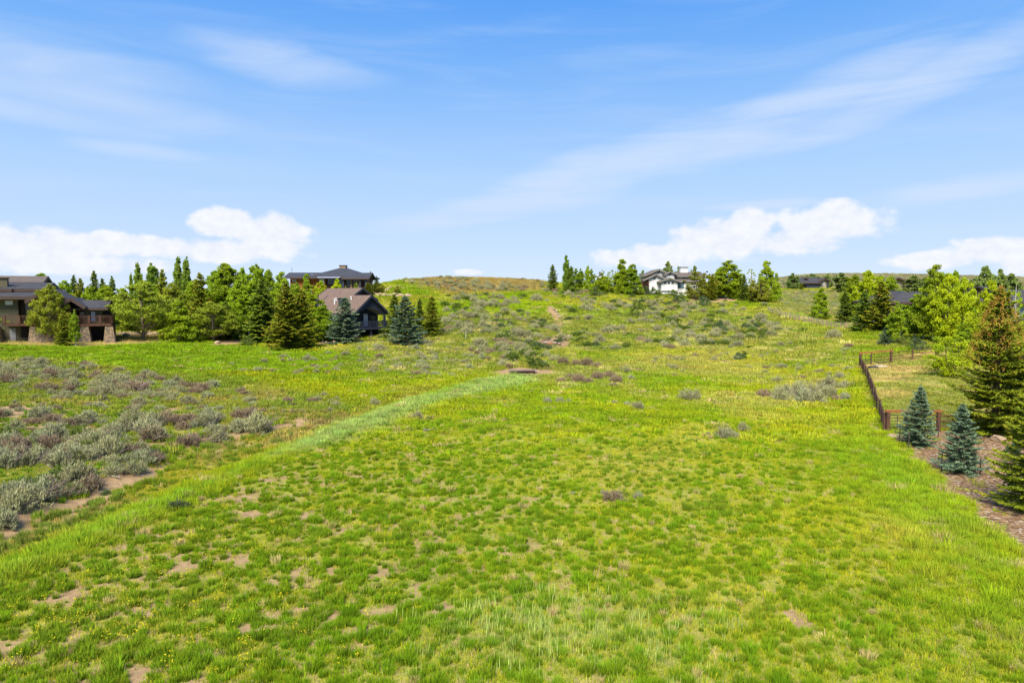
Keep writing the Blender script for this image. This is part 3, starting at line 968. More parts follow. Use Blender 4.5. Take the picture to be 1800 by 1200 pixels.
def spruce(seed, H=8.0, R=2.1, n_whorl=26, per=9, dens=1.0, leaf=.22, mat=None, full=.0, fluff=.5, topc=0.0):
    rg = np.random.default_rng(seed)
    C, D, val = [], [], []
    tr = MB()
    tr.tube((0, 0, -.3), (0, 0, H * .5), R * .07, R * .045, 7)
    tr.tube((0, 0, H * .5), (0, 0, H * .98), R * .045, .015, 6)
    side_bias = rg.uniform(0, 6.28)
    for i in range(n_whorl):
        f = (i + .3) / n_whorl
        z0 = H * (.03 + .95 * f ** .92)
        prof = (1 - f) ** .74 * (1 - .25 * math.exp(-f * 14)) + .02
        m = max(4, int(per * (1 - .35 * f)))
        a0 = rg.uniform(0, 6.28)
        wl = rg.uniform(.80, 1.14)
        for k in range(m):
            a = a0 + 6.283 * k / m + rg.normal(0, .22)
            Lb = R * prof * wl * rg.uniform(.55, 1.18) * (1 + .08 * math.cos(a - side_bias))
            zz = z0 + rg.normal(0, H * .013)
            if rg.uniform(0, 1) < .07:
                continue
            rise = (.55 * f - .28) * Lb
            nn = max(4, int(dens * (10 + 34 * Lb)))
            t = rg.uniform(.12, 1, nn) ** .75
            wid = Lb * .30 * (1.05 - t) + .05
            lat = rg.uniform(-1, 1, nn) * wid
            rad = t * Lb
            zb = zz + rise * t + .14 * Lb * (t ** 3) - .06 * Lb * np.sin(t * 3.1) - np.abs(lat) * .22
            ca, sa = math.cos(a), math.sin(a)
            C.append(np.stack([rad * ca - lat * sa, rad * sa + lat * ca, zb + rg.normal(0, .03, nn)], 1))
            dl = np.sign(lat) * .55
            D.append(np.stack([ca - dl * sa, sa + dl * ca, np.full(nn, -.18 + .35 * f)], 1))
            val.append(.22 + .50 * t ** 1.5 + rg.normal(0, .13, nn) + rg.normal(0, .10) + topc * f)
            if k % 2 == 0 and Lb > .4:
                tr.tube((0, 0, zz), (rad.max() * .8 * ca, rad.max() * .8 * sa, zz + rise * .7), .022, .008, 3)
    C = np.concatenate(C); D = np.concatenate(D); val = np.concatenate(val)
    n = len(C)
    me = leaves_mesh('crown', C, D, leaf * rg.uniform(.7, 1.35, n), leaf * .38 * rg.uniform(.7, 1.3, n), val, mat, rg, fluff)
    return me, tr


def clumpy(seed, H, R, shape, n_cl, per, cr, leaf, mat, trunk_mat=None, z0=.12, up=.0, trunk_r=.09, stem_n=14, surf=.6, flatc=.8, aspect=.8, multi=1):
    """deciduous or pine crown: leaf clumps at the ends of limbs; shape(f)-> relative radius at height fraction f"""
    rg = np.random.default_rng(seed)
    cs = []
    while len(cs) < n_cl:
        f = rg.uniform(0, 1); rmax = shape(f)
        if rg.uniform(0, 1) > rmax + .15:
            continue
        r = R * rmax * rg.uniform(0, 1) ** (1 - surf) * rg.uniform(.62, 1.16)
        a = rg.uniform(0, 6.283)
        cs.append((r * math.cos(a), r * math.sin(a), H * (z0 + (1 - z0) * f * .97)))
    cs = np.array(cs)
    cv = rg.normal(.48, .17, n_cl)
    cr_ = cr * rg.uniform(.4, 1.35, n_cl) * (1.18 - .68 * cs[:, 2] / H)
    ci = np.repeat(np.arange(n_cl), per)
    n = len(ci)
    q = rg.normal(0, 1, (n, 3)); q /= np.linalg.norm(q, axis=1)[:, None]
    q *= (rg.uniform(0, 1, n) ** .5)[:, None]
    C = cs[ci] + q * cr_[ci][:, None] * np.array([1, 1, flatc])
    keep = C[:, 2] > H * z0 * .5
    C = C[keep]; ci = ci[keep]; q = q[keep]; n = len(C)
    D = q + np.array([0, 0, up])
    val = cv[ci] + rg.normal(0, .17, n) 
    me = leaves_mesh('crown', C, D, leaf * rg.uniform(.6, 1.4, n), leaf * aspect * rg.uniform(.6, 1.4, n), val, mat, rg, .8)
    tr = MB()
    for mth in range(multi):
        ox = 0 if multi == 1 else R * .35 * math.cos(mth * 2.4); oy = 0 if multi == 1 else R * .35 * math.sin(mth * 2.4)
        px = (ox * .3, oy * .3, -.3)
        seg = 6
        for s_ in range(seg):
            f = (s_ + 1) / seg
            nx = (ox * (.3 + f) + rg.normal(0, .02 * H * .2), oy * (.3 + f) + rg.normal(0, .02 * H * .2), H * f * .93)
            tr.tube(px, nx, trunk_r * (1 - (s_) / seg * .85), trunk_r * (1 - f * .85), 7)
            px = nx
    for j in rg.choice(n_cl, min(stem_n, n_cl), False):
        c = cs[j]; zb = max(H * .08, c[2] - (.15 + .45 * up) * H * .3 - math.hypot(c[0], c[1]) * .6)
        tr.tube((0, 0, zb), tuple(c), trunk_r * .38, trunk_r * .08, 4)
    return me, tr

egg = lambda f: (math.sin(math.pi * min(1, (f * .93 + .07)) ** .75)) ** .75
rnd = lambda f: math.sqrt(max(0, 1 - (2 * f - 1) ** 2)) * .95 + .05
col = lambda f: min(1, f * 5 + .3) * (1 - f) ** .45
cone_ = lambda f: min(1, f * 6 + .35) * (1 - f * .93) ** .7
dome = lambda f: math.sqrt(max(0, 1 - f * f))

PROTO = {}
def proto(kind, seed_mesh, trunk_mat, H, R):
    me, tr = seed_mesh
    tm = bpy.data.meshes.new('trunk'); tm.from_pydata(tr.v, [], tr.f); tm.update(); tm.materials.append(trunk_mat)
    PROTO.setdefault(kind, []).append((me, tm, H, R))

for k in range(2):
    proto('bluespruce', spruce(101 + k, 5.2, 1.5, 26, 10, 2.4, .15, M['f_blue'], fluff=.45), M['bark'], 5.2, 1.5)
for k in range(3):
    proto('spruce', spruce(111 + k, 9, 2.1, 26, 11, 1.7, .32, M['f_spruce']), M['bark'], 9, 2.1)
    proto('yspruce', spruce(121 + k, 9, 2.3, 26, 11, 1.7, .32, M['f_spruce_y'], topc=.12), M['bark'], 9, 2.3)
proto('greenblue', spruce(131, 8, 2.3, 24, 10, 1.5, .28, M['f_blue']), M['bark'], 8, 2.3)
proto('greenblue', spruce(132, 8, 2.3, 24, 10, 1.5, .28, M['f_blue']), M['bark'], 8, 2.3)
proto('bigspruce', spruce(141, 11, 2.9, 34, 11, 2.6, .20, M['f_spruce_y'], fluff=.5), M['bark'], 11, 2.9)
proto('bigspruce', spruce(142, 9, 2.6, 30, 11, 2.6, .19, M['f_spruce_y'], fluff=.5), M['bark'], 9, 2.6)
for k in range(3):
    proto('pine', clumpy(151 + k, 8, 3.3, egg, 150, 100, .72, .36, M['f_pine'], z0=.17, up=.5, trunk_r=.16, stem_n=40, surf=.68, flatc=.6, aspect=.26), M['bark_pine'], 8, 3.3)
    proto('aspen', clumpy(161 + k, 9, 2.3, egg, 170, 140, .70, .19, M['f_aspen'], z0=.12, up=.6, trunk_r=.12, stem_n=26, surf=.6), M['bark_aspen'], 9, 2.3)
    proto('bright', clumpy(171 + k, 8, 2.5, egg, 160, 145, .68, .19, M['f_aspen_b'], z0=.10, up=.5, trunk_r=.12, stem_n=26, surf=.6), M['bark_aspen'], 8, 2.5)
for k in range(2):
    proto('slim', clumpy(181 + k, 8, 1.3, egg, 105, 90, .48, .19, M['f_aspen'], z0=.16, up=.8, trunk_r=.08, stem_n=16, surf=.55), M['bark_aspen'], 8, 1.3)
    proto('poplar', clumpy(191 + k, 11, 1.2, col, 190, 90, .42, .22, M['f_poplar'], z0=.04, up=1.3, trunk_r=.14, stem_n=20, surf=.55, flatc=1.5, aspect=.6), M['bark'], 11, 1.2)
    proto('olive', clumpy(201 + k, 7, 2.4, rnd, 70, 90, .66, .25, M['f_olive'], z0=.03, up=.5, trunk_r=.10, stem_n=20, surf=.55, multi=3), M['bark'], 7, 2.4)
    proto('green', clumpy(211 + k, 7, 2.2, cone_, 120, 150, .60, .20, M['f_aspen'], z0=.03, up=.5, trunk_r=.10, stem_n=20, surf=.6), M['bark_aspen'], 7, 2.2)
    proto('dist', clumpy(221 + k, 8, 2.6, egg, 90, 70, .8, .40, M['f_dist'], z0=.02, up=.6, trunk_r=.12, stem_n=14, surf=.6), M['bark'], 8, 2.6)
    proto('bushb', clumpy(231 + k, 4, 2.0, rnd, 70, 120, .52, .13, M['f_aspen_b'], z0=.0, up=.4, trunk_r=.05, stem_n=16, surf=.6, multi=3), M['bark'], 4, 2.0)
proto('sparse', clumpy(241, 9, 1.8, egg, 24, 45, .45, .2, M['f_aspen'], z0=.45, up=.8, trunk_r=.13, stem_n=22, surf=.6), M['bark_aspen'], 9, 1.8)
for k in range(2):
    proto('shrub', clumpy(251 + k, 1.6, 1.35, dome, 40, 70, .34, .11, M['f_shrub'], z0=.05, up=.8, trunk_r=.03, stem_n=14, surf=.6, multi=3), M['twig'], 1.6, 1.35)
    proto('shrub2', clumpy(261 + k, 1.3, 1.5, dome, 40, 70, .34, .11, M['f_shrub2'], z0=.05, up=.8, trunk_r=.03, stem_n=14, surf=.6, multi=3), M['twig'], 1.3, 1.5)

CAT = dict(bluespruce='spruce', spruce='spruce', yspruce='spruce', greenblue='spruce', bigspruce='spruce', pine='pine', aspen='aspen', bright='aspen',
           slim='aspen', sparse='aspen', poplar='poplar', olive='tree', green='tree', dist='tree', bushb='bush', shrub='shrub', shrub2='shrub')
NAMES = dict(bluespruce='blue_spruce', spruce='spruce_tree', yspruce='spruce_tree', greenblue='blue_spruce', bigspruce='spruce_tree', pine='pine_tree', aspen='aspen_tree',
             bright='aspen_tree', slim='aspen_tree', sparse='aspen_tree', poplar='poplar_tree', olive='bushy_tree', green='leafy_tree', dist='leafy_tree', bushb='leafy_bush', shrub='shrub', shrub2='shrub')
rt = random.Random(4)
_cnt = {}


def tree(kind, px, base, top, wid, label, group=None, sink=0.0):
    """base: photo row of the foot (>420) or metres ahead; top: photo row of the tip; wid: crown width in photo pixels"""
    X, Y, Z = at(px, base) if base > 420 else col_at(px, base)
    Hh = max(.5, zat(top, Y) - Z)
    lst = PROTO[kind]
    i = _cnt.get(kind, 0); _cnt[kind] = i + 1
    me, tm, H0, R0 = lst[i % len(lst)]
    r = thing(NAMES[kind], label, CAT[kind], (X, Y, Z - sink), rt.uniform(0, 6.28), group)
    sxy = (wid * 1.22 / F * Y / 2) / (R0 * .93)
    r.scale = (sxy, sxy * rt.uniform(.92, 1.08), Hh / H0)
    for nm, d in (('crown', me), ('trunk', tm)):
        o = bpy.data.objects.new(nm, d)
        COL.objects.link(o); o.parent = r
    return r

GL = 'grove of trees around the houses on the left'
GU = 'small trees below the cedar house'
GR = 'row of trees on the ridge beside the white house'
GX = 'trees around the grey roofed house on the right'
GF = 'far trees below the distant ridge'
TREES = [
    # in front of and behind the lodge
    ('pine', 0, 597, 528, 56, 'yellow green pine cut off by the left edge before the lodge', GL),
    ('pine', 89, 604, 496, 50, 'open pine on a bare grey trunk in front of the lodge', GL),
    ('yspruce', 113, 608, 545, 26, 'low yellowish spruce beside the lodge pine, its skirt on the grass', GL),
    ('slim', 133, 610, 543, 13, 'thin sapling with a straight dark stem, right of the low yellowish spruce', GL),
    ('pine', 252, 597, 491, 92, 'broad round pine with curved trunk alone on the tan strip by the boulders', GL),
    ('aspen', 76, 120, 479, 50, 'pale airy tree rising behind the lodge roof', GL),
    ('aspen', 117, 128, 491, 34, 'light green tree between the lodge roof and the spruces behind it', GL),
    ('spruce', 134, 130, 483, 26, 'dark pointed spruce just right of the lodge gable', GL),
    ('yspruce', 146, 124, 488, 28, 'olive spruce over the lodge wing roof', GL),
    ('spruce', 170, 132, 474, 27, 'tall narrow spruce standing above the lodge wing', GL),
    ('spruce', 184, 126, 487, 26, 'green spruce beside the tall narrow one behind the lodge', GL),
    ('spruce', 201, 128, 485, 24, 'spruce at the right end of the row behind the lodge', GL),
    ('aspen', 161, 118, 499, 30, 'soft green tree low among the spruces behind the lodge', GL),
    ('green', 218, 116, 505, 40, 'leafy tree filling the gap left of the round pine', GL),
    ('poplar', 234, 150, 477, 8, 'very slim far poplar, left of the two thicker ones', GL),
    ('poplar', 246, 145, 460, 17, 'dark flat topped poplar above the round pine', GL),
    ('poplar', 273, 126, 459, 27, 'dark full poplar right of the flat topped one', GL),
    ('yspruce', 289, 120, 471, 34, 'olive spruce with brown tinge beside the dark full poplar', GL),
    ('pine', 304, 115, 496, 46, 'dull green pine behind the bushy bright tree', GL),
    ('poplar', 317, 128, 449, 18, 'twin poplar, the left one of the tallest pair', GL),
    ('poplar', 331, 127, 447, 17, 'twin poplar, the right one of the tallest pair', GL),
    ('green', 316, 601, 529, 54, 'bushy bright green tree low on the lawn edge with a pale short stem', GL),
    ('yspruce', 355, 113, 478, 46, 'spruce with rusty upper branches behind the small pine', GL),
    ('pine', 375, 600, 528, 66, 'small wide pine with a pale trunk beside the mulch bed', GL),
    ('aspen', 401, 121, 461, 62, 'large rounded tree with airy top at the middle of the grove', GL),
    ('spruce', 397, 112, 530, 46, 'dark shaded spruce under the large rounded tree', GL),
    ('aspen', 421, 592, 489, 42, 'aspen with a white trunk before the dark gap in the grove', GL),
    ('slim', 429, 123, 466, 24, 'slender aspen right of the large rounded tree', GL),
    ('aspen', 453, 120, 459, 42, 'tall green aspen, the highest of those left of the cedar house', GL),
    ('aspen', 474, 125, 472, 32, 'aspen next to the highest one toward the cedar house', GL),
    ('aspen', 497, 121, 475, 34, 'last aspen of the grove, its top just left of the cedar house', GL),
    ('spruce', 463, 602, 491, 66, 'big dark spruce with drooping boughs beside the olive shrub', GL),
    ('yspruce', 506, 613, 497, 66, 'big yellow green spruce reaching down to the grass', GL),
    ('yspruce', 533, 612, 506, 56, 'yellow green spruce joined to the right side of the bigger one', GL),
    ('slim', 549, 600, 500, 34, 'pale stemmed aspen in front of the brown roof', GL),
    ('aspen', 567, 601, 532, 38, 'light green aspen low beside the navy house wall', GL),
    ('slim', 586, 600, 552, 26, 'small aspen tucked left of the blue green spruce', GL),
    ('greenblue', 608, 604, 520, 54, 'blue green spruce in front of the navy house', GL),
    ('spruce', 694, 597, 517, 38, 'spruce behind the wide blue one right of the navy house', GL),
    ('greenblue', 713, 607, 519, 58, 'wide dense blue spruce right of the navy house deck', GL),
    ('spruce', 738, 592, 524, 30, 'narrow green spruce between the blue one and the last olive one', GL),
    ('yspruce', 760, 592, 520, 38, 'olive spruce at the right end of the grove', GL),
    ('aspen', 190, 122, 500, 40, 'leafy light tree low behind the spruce row by the lodge', GL),
    ('aspen', 264, 118, 494, 42, 'leafy tree between the round pine and the dark full poplar', GL),
    ('aspen', 343, 119, 487, 38, 'leafy tree below the tallest poplar pair, left of the rusty spruce', GL),
    ('aspen', 380, 119, 474, 40, 'leafy tree between the rusty spruce and the large rounded tree', GL),
    ('aspen', 438, 117, 480, 38, 'leafy tree above the big dark spruce, left of it', GL),
    ('aspen', 521, 118, 492, 36, 'leafy tree behind the two yellow green spruces', GL),
    # below the cedar house
    ('green', 541, 148, 480, 24, 'pointed green tree before the cedar house left wing', GU),
    ('bright', 566, 147, 492, 26, 'round yellowish tree below the cedar house windows', GU),
    ('bright', 594, 149, 489, 20, 'bright tree under the cedar house metal roof', GU),
    ('slim', 609, 143, 502, 10, 'tiny yellow green tree between the navy gable and the cedar house', GU),
    ('green', 627, 148, 498, 18, 'round green tree below the cedar house porch', GU),
    ('yspruce', 647, 519, 496, 18, 'young spruce at the right corner of the cedar house', GU),
    ('olive', 667, 516, 496, 17, 'young round tree by the stone steps near the cedar house', GU),
    ('olive', 698, 518, 503, 13, 'lone round bush tree on the small bright hillside lawn', GU),
    ('spruce', 653, 176, 476, 10, 'thin dark spruce rising behind the cedar house porch', GU),
    ('spruce', 663, 182, 485, 12, 'short dark spruce on the skyline right of the cedar house', GU),
    # ridge row
    ('spruce', 971, 196, 464, 21, 'dark lone spruce at the left end of the ridge row', GR),
    ('poplar', 995, 197, 447, 13, 'tallest narrow poplar of the ridge row', GR),
    ('poplar', 1002, 194, 466, 16, 'dark shorter poplar leaning on the tallest one', GR),
    ('slim', 1012, 199, 470, 13, 'slim light tree right of the poplars on the ridge', GR),
    ('slim', 1020, 200, 471, 12, 'second slim light tree right of the poplars on the ridge', GR),
    ('green', 1032, 196, 466, 14, 'pointed green tree in the middle of the ridge gap', GR),
    ('slim', 1039, 199, 471, 11, 'thin tree touching the pointed one on the ridge', GR),
    ('olive', 1056, 200, 473, 18, 'brownish tree behind the low yellow round one', GR),
    ('bright', 1060, 192, 484, 29, 'low yellow green round tree on the ridge', GR),
    ('sparse', 1070, 198, 471, 14, 'thin half bare aspen over the yellow round tree', GR),
    ('sparse', 1079, 196, 467, 14, 'thin airy tree left of the big green clump on the ridge', GR),
    ('green', 1092, 191, 456, 30, 'tall full green tree, left half of the big ridge clump', GR),
    ('green', 1110, 190, 463, 32, 'full green tree, right half of the big ridge clump by the white house', GR),
    ('dist', 1129, 225, 475, 16, 'tree top showing just left of the white house roof', GR),
    ('dist', 1172, 225, 459, 20, 'tree rising behind the ridge of the white house roof', GR),
    ('dist', 1190, 225, 468, 12, 'small tree top behind the white house beside its chimney', GR),
    ('dist', 1219, 215, 467, 18, 'tree top right behind the white chimney', GR),
    ('olive', 1222, 186, 477, 32, 'olive brown bushy tree covering the right end of the white house', GR),
    ('olive', 1243, 188, 475, 32, 'second olive bushy tree right of the white house', GR),
    ('yspruce', 1250, 186, 483, 20, 'dull spruce set into the olive bushy trees', GR),
    ('aspen', 1263, 195, 470, 26, 'green tree right of the two olive bushy ones', GR),
    ('aspen', 1278, 190, 456, 40, 'largest green tree with wispy top right of the white house', GR),
    ('green', 1293, 189, 478, 24, 'short green tree under the largest one right of the white house', GR),
    ('spruce', 1305, 186, 480, 17, 'dark spruce halfway along the trees right of the white house', GR),
    ('sparse', 1318, 193, 463, 14, 'wispy grey tree sticking up above the others on the ridge', GR),
    ('olive', 1320, 186, 492, 20, 'yellowish low tree left of the round brownish bush', GR),
    ('olive', 1334, 183, 491, 30, 'round brownish olive tree low at the right of the ridge clump', GR),
    ('green', 1345, 188, 457, 34, 'tall bright tree with a pointed top ending the ridge clump', GR),
    ('green', 1362, 196, 480, 16, 'small dark green tree at the right edge of the ridge clump', GR),
    # far right distance
    ('dist', 1391, 285, 480, 19, 'tree at the left side of the distant dark house', GF),
    ('yspruce', 1406, 275, 496, 8, 'tiny spruce before the distant dark house', GF),
    ('dist', 1425, 330, 481, 26, 'yellowish trees behind the distant dark house', GF),
    ('dist', 1452, 320, 481, 14, 'dark tree behind the right end of the distant dark house', GF),
    ('dist', 1475, 262, 479, 26, 'rounded tree right of the distant dark house', GF),
    ('dist', 1604, 245, 484, 34, 'greyish tree right of the distant tan house', GF),
    ('dist', 1622, 250, 488, 30, 'low grey green tree behind the tall aspens, right of the tan house', GF),
    ('green', 1441, 562, 505, 29, 'lone pointed leafy tree behind the split rail fence', GX),
    # around the grey roofed house
    ('aspen', 1497, 150, 480, 34, 'green aspen, left end of the clump behind the dark spruces', GX),
    ('bright', 1522, 146, 474, 42, 'bright green aspen, tallest of the clump behind the dark spruces', GX),
    ('bright', 1544, 142, 484, 40, 'lime green aspen at the centre of the clump left of the grey roof', GX),
    ('aspen', 1562, 136, 484, 34, 'aspen whose crown meets the left end of the grey roof', GX),
    ('spruce', 1484, 568, 512, 32, 'dark bluish spruce with a leaning limb behind the rail fence', GX),
    ('spruce', 1517, 122, 510, 40, 'middle dark spruce of three behind the rail fence', GX),
    ('yspruce', 1547, 119, 494, 50, 'largest of three dark spruces behind the rail fence, next to the house', GX),
    ('greenblue', 1557, 607, 573, 23, 'short bluish evergreen standing alone above the pen gate', GX),
    ('slim', 1575, 606, 529, 24, 'young aspen with white lower trunk before the grey roofed house', GX),
    ('slim', 1607, 103, 514, 38, 'thin stemmed aspen in front of the house wall', GX),
    ('slim', 1622, 102, 505, 34, 'pale stemmed aspen beside the tall airy one', GX),
    ('aspen', 1640, 100, 462, 48, 'tall airy aspen with bare twigs at its top', GX),
    ('bright', 1664, 97, 477, 50, 'huge lime green aspen at the heart of the right grove', GX),
    ('bright', 1692, 96, 486, 40, 'lime green aspen right of the huge one', GX),
    ('aspen', 1672, 104, 470, 30, 'green tree top peeping over the lime green aspens', GX),
    ('bright', 1737, 86, 491, 46, 'golden green aspen with a narrow bright tip left of the coned spruce', GX),
    ('aspen', 1716, 92, 540, 44, 'mid green tree under the golden green aspen', GX),
    ('aspen', 1700, 78, 575, 36, 'dull green tree low behind the round lime bush', GX),
    ('bushb', 1673, 662, 588, 64, 'round lime green bush beside the pen lawn', GX),
    ('dist', 1703, 170, 492, 28, 'dark tree far behind the lime aspens', GX),
    ('dist', 1727, 165, 467, 30, 'dark pointed tree top over the golden green aspen', GX),
    ('dist', 1752, 168, 473, 30, 'dark rounded tree behind the coned spruce tip', GX),
    ('dist', 1772, 175, 480, 30, 'far tree right of the dark rounded one', GX),
    ('sparse', 1782, 78, 487, 30, 'half bare aspen with forked white trunk near the right edge', GX),
    ('aspen', 1786, 66, 560, 50, 'leafy green tree between the coned spruce and the right edge', GX),
    ('bigspruce', 1748, 764, 500, 132, 'huge spruce laden with orange cones beyond the mulch bed', GX),
    ('spruce', 1806, 765, 590, 74, 'dark spruce at the right edge behind the coned one', GX),
    ('bluespruce', 1615, 783, 677, 56, 'young blue spruce by the pen gate, left of two', GX),
    ('bluespruce', 1689, 829, 708, 64, 'young blue spruce at the middle of the mulch, nearer of two', GX),
    ('bigspruce', 1812, 897, 650, 112, 'yellow green spruce cut by the right edge on the mulch', GX),
]
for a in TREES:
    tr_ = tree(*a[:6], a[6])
    if 'orange cones' in a[5]:
        rg = np.random.default_rng(9)
        n = 9000
        f = rg.uniform(.22, 1, n) ** .6
        th = rg.uniform(0, 6.283, n)
        keep = (fbm(th * 3.0, f * 16, 1, 5, 2) > .60 - .14 * f)
        f, th = f[keep], th[keep]; n = len(f)
        rr = 2.9 * (1 - f) ** .82 * rg.uniform(.78, 1.02, n) + .05
        C = np.stack([rr * np.cos(th), rr * np.sin(th), 11 * (.03 + .95 * f ** .92) + rg.normal(0, .10, n)], 1)
        me = leaves_mesh('cones', C, np.tile([0, 0, -1.0], (n, 1)), rg.uniform(.06, .11, n), rg.uniform(.03, .05, n), rg.uniform(0, 1, n), M['f_cone'], rg, .35)
        o = bpy.data.objects.new('cones', me); COL.objects.link(o); o.parent = tr_; o['kind'] = 'stuff'

SHR = [
    ('shrub', 436, 607, 593, 24, 'rounded olive shrub on the bank before the dark gap of the grove'),
    ('shrub2', 675, 596, 587, 20, 'clipped dark shrub at the foot of the navy house deck'),
    ('shrub2', 1146, 188, 504, 12, 'dark shrub against the white wall, left one'),
    ('shrub', 1157, 187, 508, 8, 'small pale shrub right of the dark one at the white wall'),
    ('shrub', 1181, 186, 509, 18, 'low wide shrub under the white house gable'),
    ('shrub', 1196, 184, 512, 9, 'small shrub below the wide window of the white house'),
    ('shrub2', 1134, 190, 504, 18, 'dark hedge like shrub under the white house deck'),
    ('shrub', 1046, 185, 502, 19, 'round grey green shrub at the crest below the yellow tree'),
    ('shrub2', 1192, 178, 520, 26, 'large dark shrub on the slope below the white house'),
    ('shrub2', 1235, 175, 520, 22, 'dark upright shrub on the slope below the olive trees'),
    ('shrub', 1478, 571, 562, 13, 'bright little shrub behind the rail fence corner'),
    ('shrub', 1515, 571, 558, 30, 'bright mounded shrub under the dark spruces'),
    ('shrub2', 1613, 616, 594, 26, 'dark rounded bush at the foot of the thin aspens'),
    ('shrub', 1589, 608, 590, 30, 'light green bush behind the pen fence'),
    ('shrub', 1600, 612, 603, 18, 'grey green bush touching the pen fence'),
    ('shrub2', 1782, 825, 778, 34, 'pale blue shrub on the mulch near the right edge'),
    ('shrub', 1118, 557, 526, 20, 'upright green shrub alone on the slope below the white house'),
    ('shrub', 940, 645, 618, 34, 'large round green shrub above the plank bridge'),
    ('shrub', 957, 648, 637, 22, 'low bright green shrub right of the plank bridge'),
    ('shrub2', 1266, 586, 562, 22, 'dark round shrub on the slope left of the rail fence'),
    ('shrub2', 1310, 578, 568, 16, 'low round shrub near the middle of the open slope'),
    ('shrub2', 1298, 633, 619, 14, 'small dark domed shrub in the straw coloured grass'),
    ('shrub', 1306, 630, 617, 18, 'green bush right of the small domed shrub in the straw coloured grass'),
]
for s_ in SHR:
    tree(*s_[:6], 'shrubs planted or growing singly')


# ------------------------------------------------------------------ sagebrush and hillside scrub
def sage_mesh(name, seed, R, H, n_st, per, mat, leaf=.075, twig_v=.0):
    """dome of upright twiggy sprays rising from a woody foot"""
    rg = np.random.default_rng(seed)
    nl = rg.integers(4, 7)
    lob = [(rg.uniform(0, .55) * R, rg.uniform(0, 6.28), rg.uniform(.45, .75) * R, rg.uniform(.7, 1.05)) for _ in range(nl)]
    C, D, val = [], [], []
    for r, a, lr, lh in lob:
        cx, cy = r * math.cos(a), r * math.sin(a)
        for s_ in range(n_st):
            q = rg.normal(0, 1, 3); q[2] = abs(q[2]) * 1.1 + .12; q /= np.linalg.norm(q)
            tip = np.array([cx, cy, 0]) + q * np.array([lr, lr, H * lh]) * rg.uniform(.8, 1.12)
            root = np.array([cx * .5, cy * .5, 0])
            t = rg.uniform(.62, 1.0, per)
            pts = root + (tip - root) * t[:, None] + rg.normal(0, .035, (per, 3)) * (1 + 0 * t[:, None])
            C.append(pts); D.append(np.tile(q * .8 + [0, 0, .9], (per, 1)))
            val.append(rg.normal(.5, .16) + .25 * (t - .8) + rg.normal(0, .15, per))
    C = np.concatenate(C); D = np.concatenate(D); val = np.concatenate(val); n = len(C)
    return leaves_mesh(name, C, D, leaf * rg.uniform(.8, 2.0, n), leaf * .38 * rg.uniform(.6, 1.3, n), val, mat, rg, .35)


def twigs(seed, R, H, n):
    rg = np.random.default_rng(seed)
    b = MB()
    for k in range(n):
        a = rg.uniform(0, 6.28); r = R * rg.uniform(.5, 1.0); z = H * rg.uniform(.35, 1.0)
        m = (r * .45 * math.cos(a), r * .45 * math.sin(a), z * .55)
        b.tube((rg.normal(0, .05), rg.normal(0, .05), -.1), m, .022, .014, 4)
        b.tube(m, (r * math.cos(a + .2), r * math.sin(a + .2), z), .014, .004, 3)
    me = bpy.data.meshes.new('branches'); me.from_pydata(b.v, [], b.f); me.update(); me.materials.append(M['twig'])
    return me

SAGE = []
for k, (mt, R, H) in enumerate([('f_sage1', .8, .72), ('f_sage1', .9, .62), ('f_sage1', .7, .75), ('f_sage2', .7, .62), ('f_sage2', .85, .7),
                                ('f_sage3', .85, .60), ('f_sage3', .75, .68), ('f_shrub', .8, .6), ('f_shrub2', .95, .55)]):
    SAGE.append((sage_mesh('sagebrush_%d' % k, 300 + k, R, H, 26, 22, M[mt]), R, H))
TW = [twigs(400 + k, .8, .6, 34) for k in range(3)]
SNAME = ['grey green', 'grey green', 'grey green', 'silvery', 'silvery', 'purplish brown', 'purplish brown', 'bright green', 'blue green']


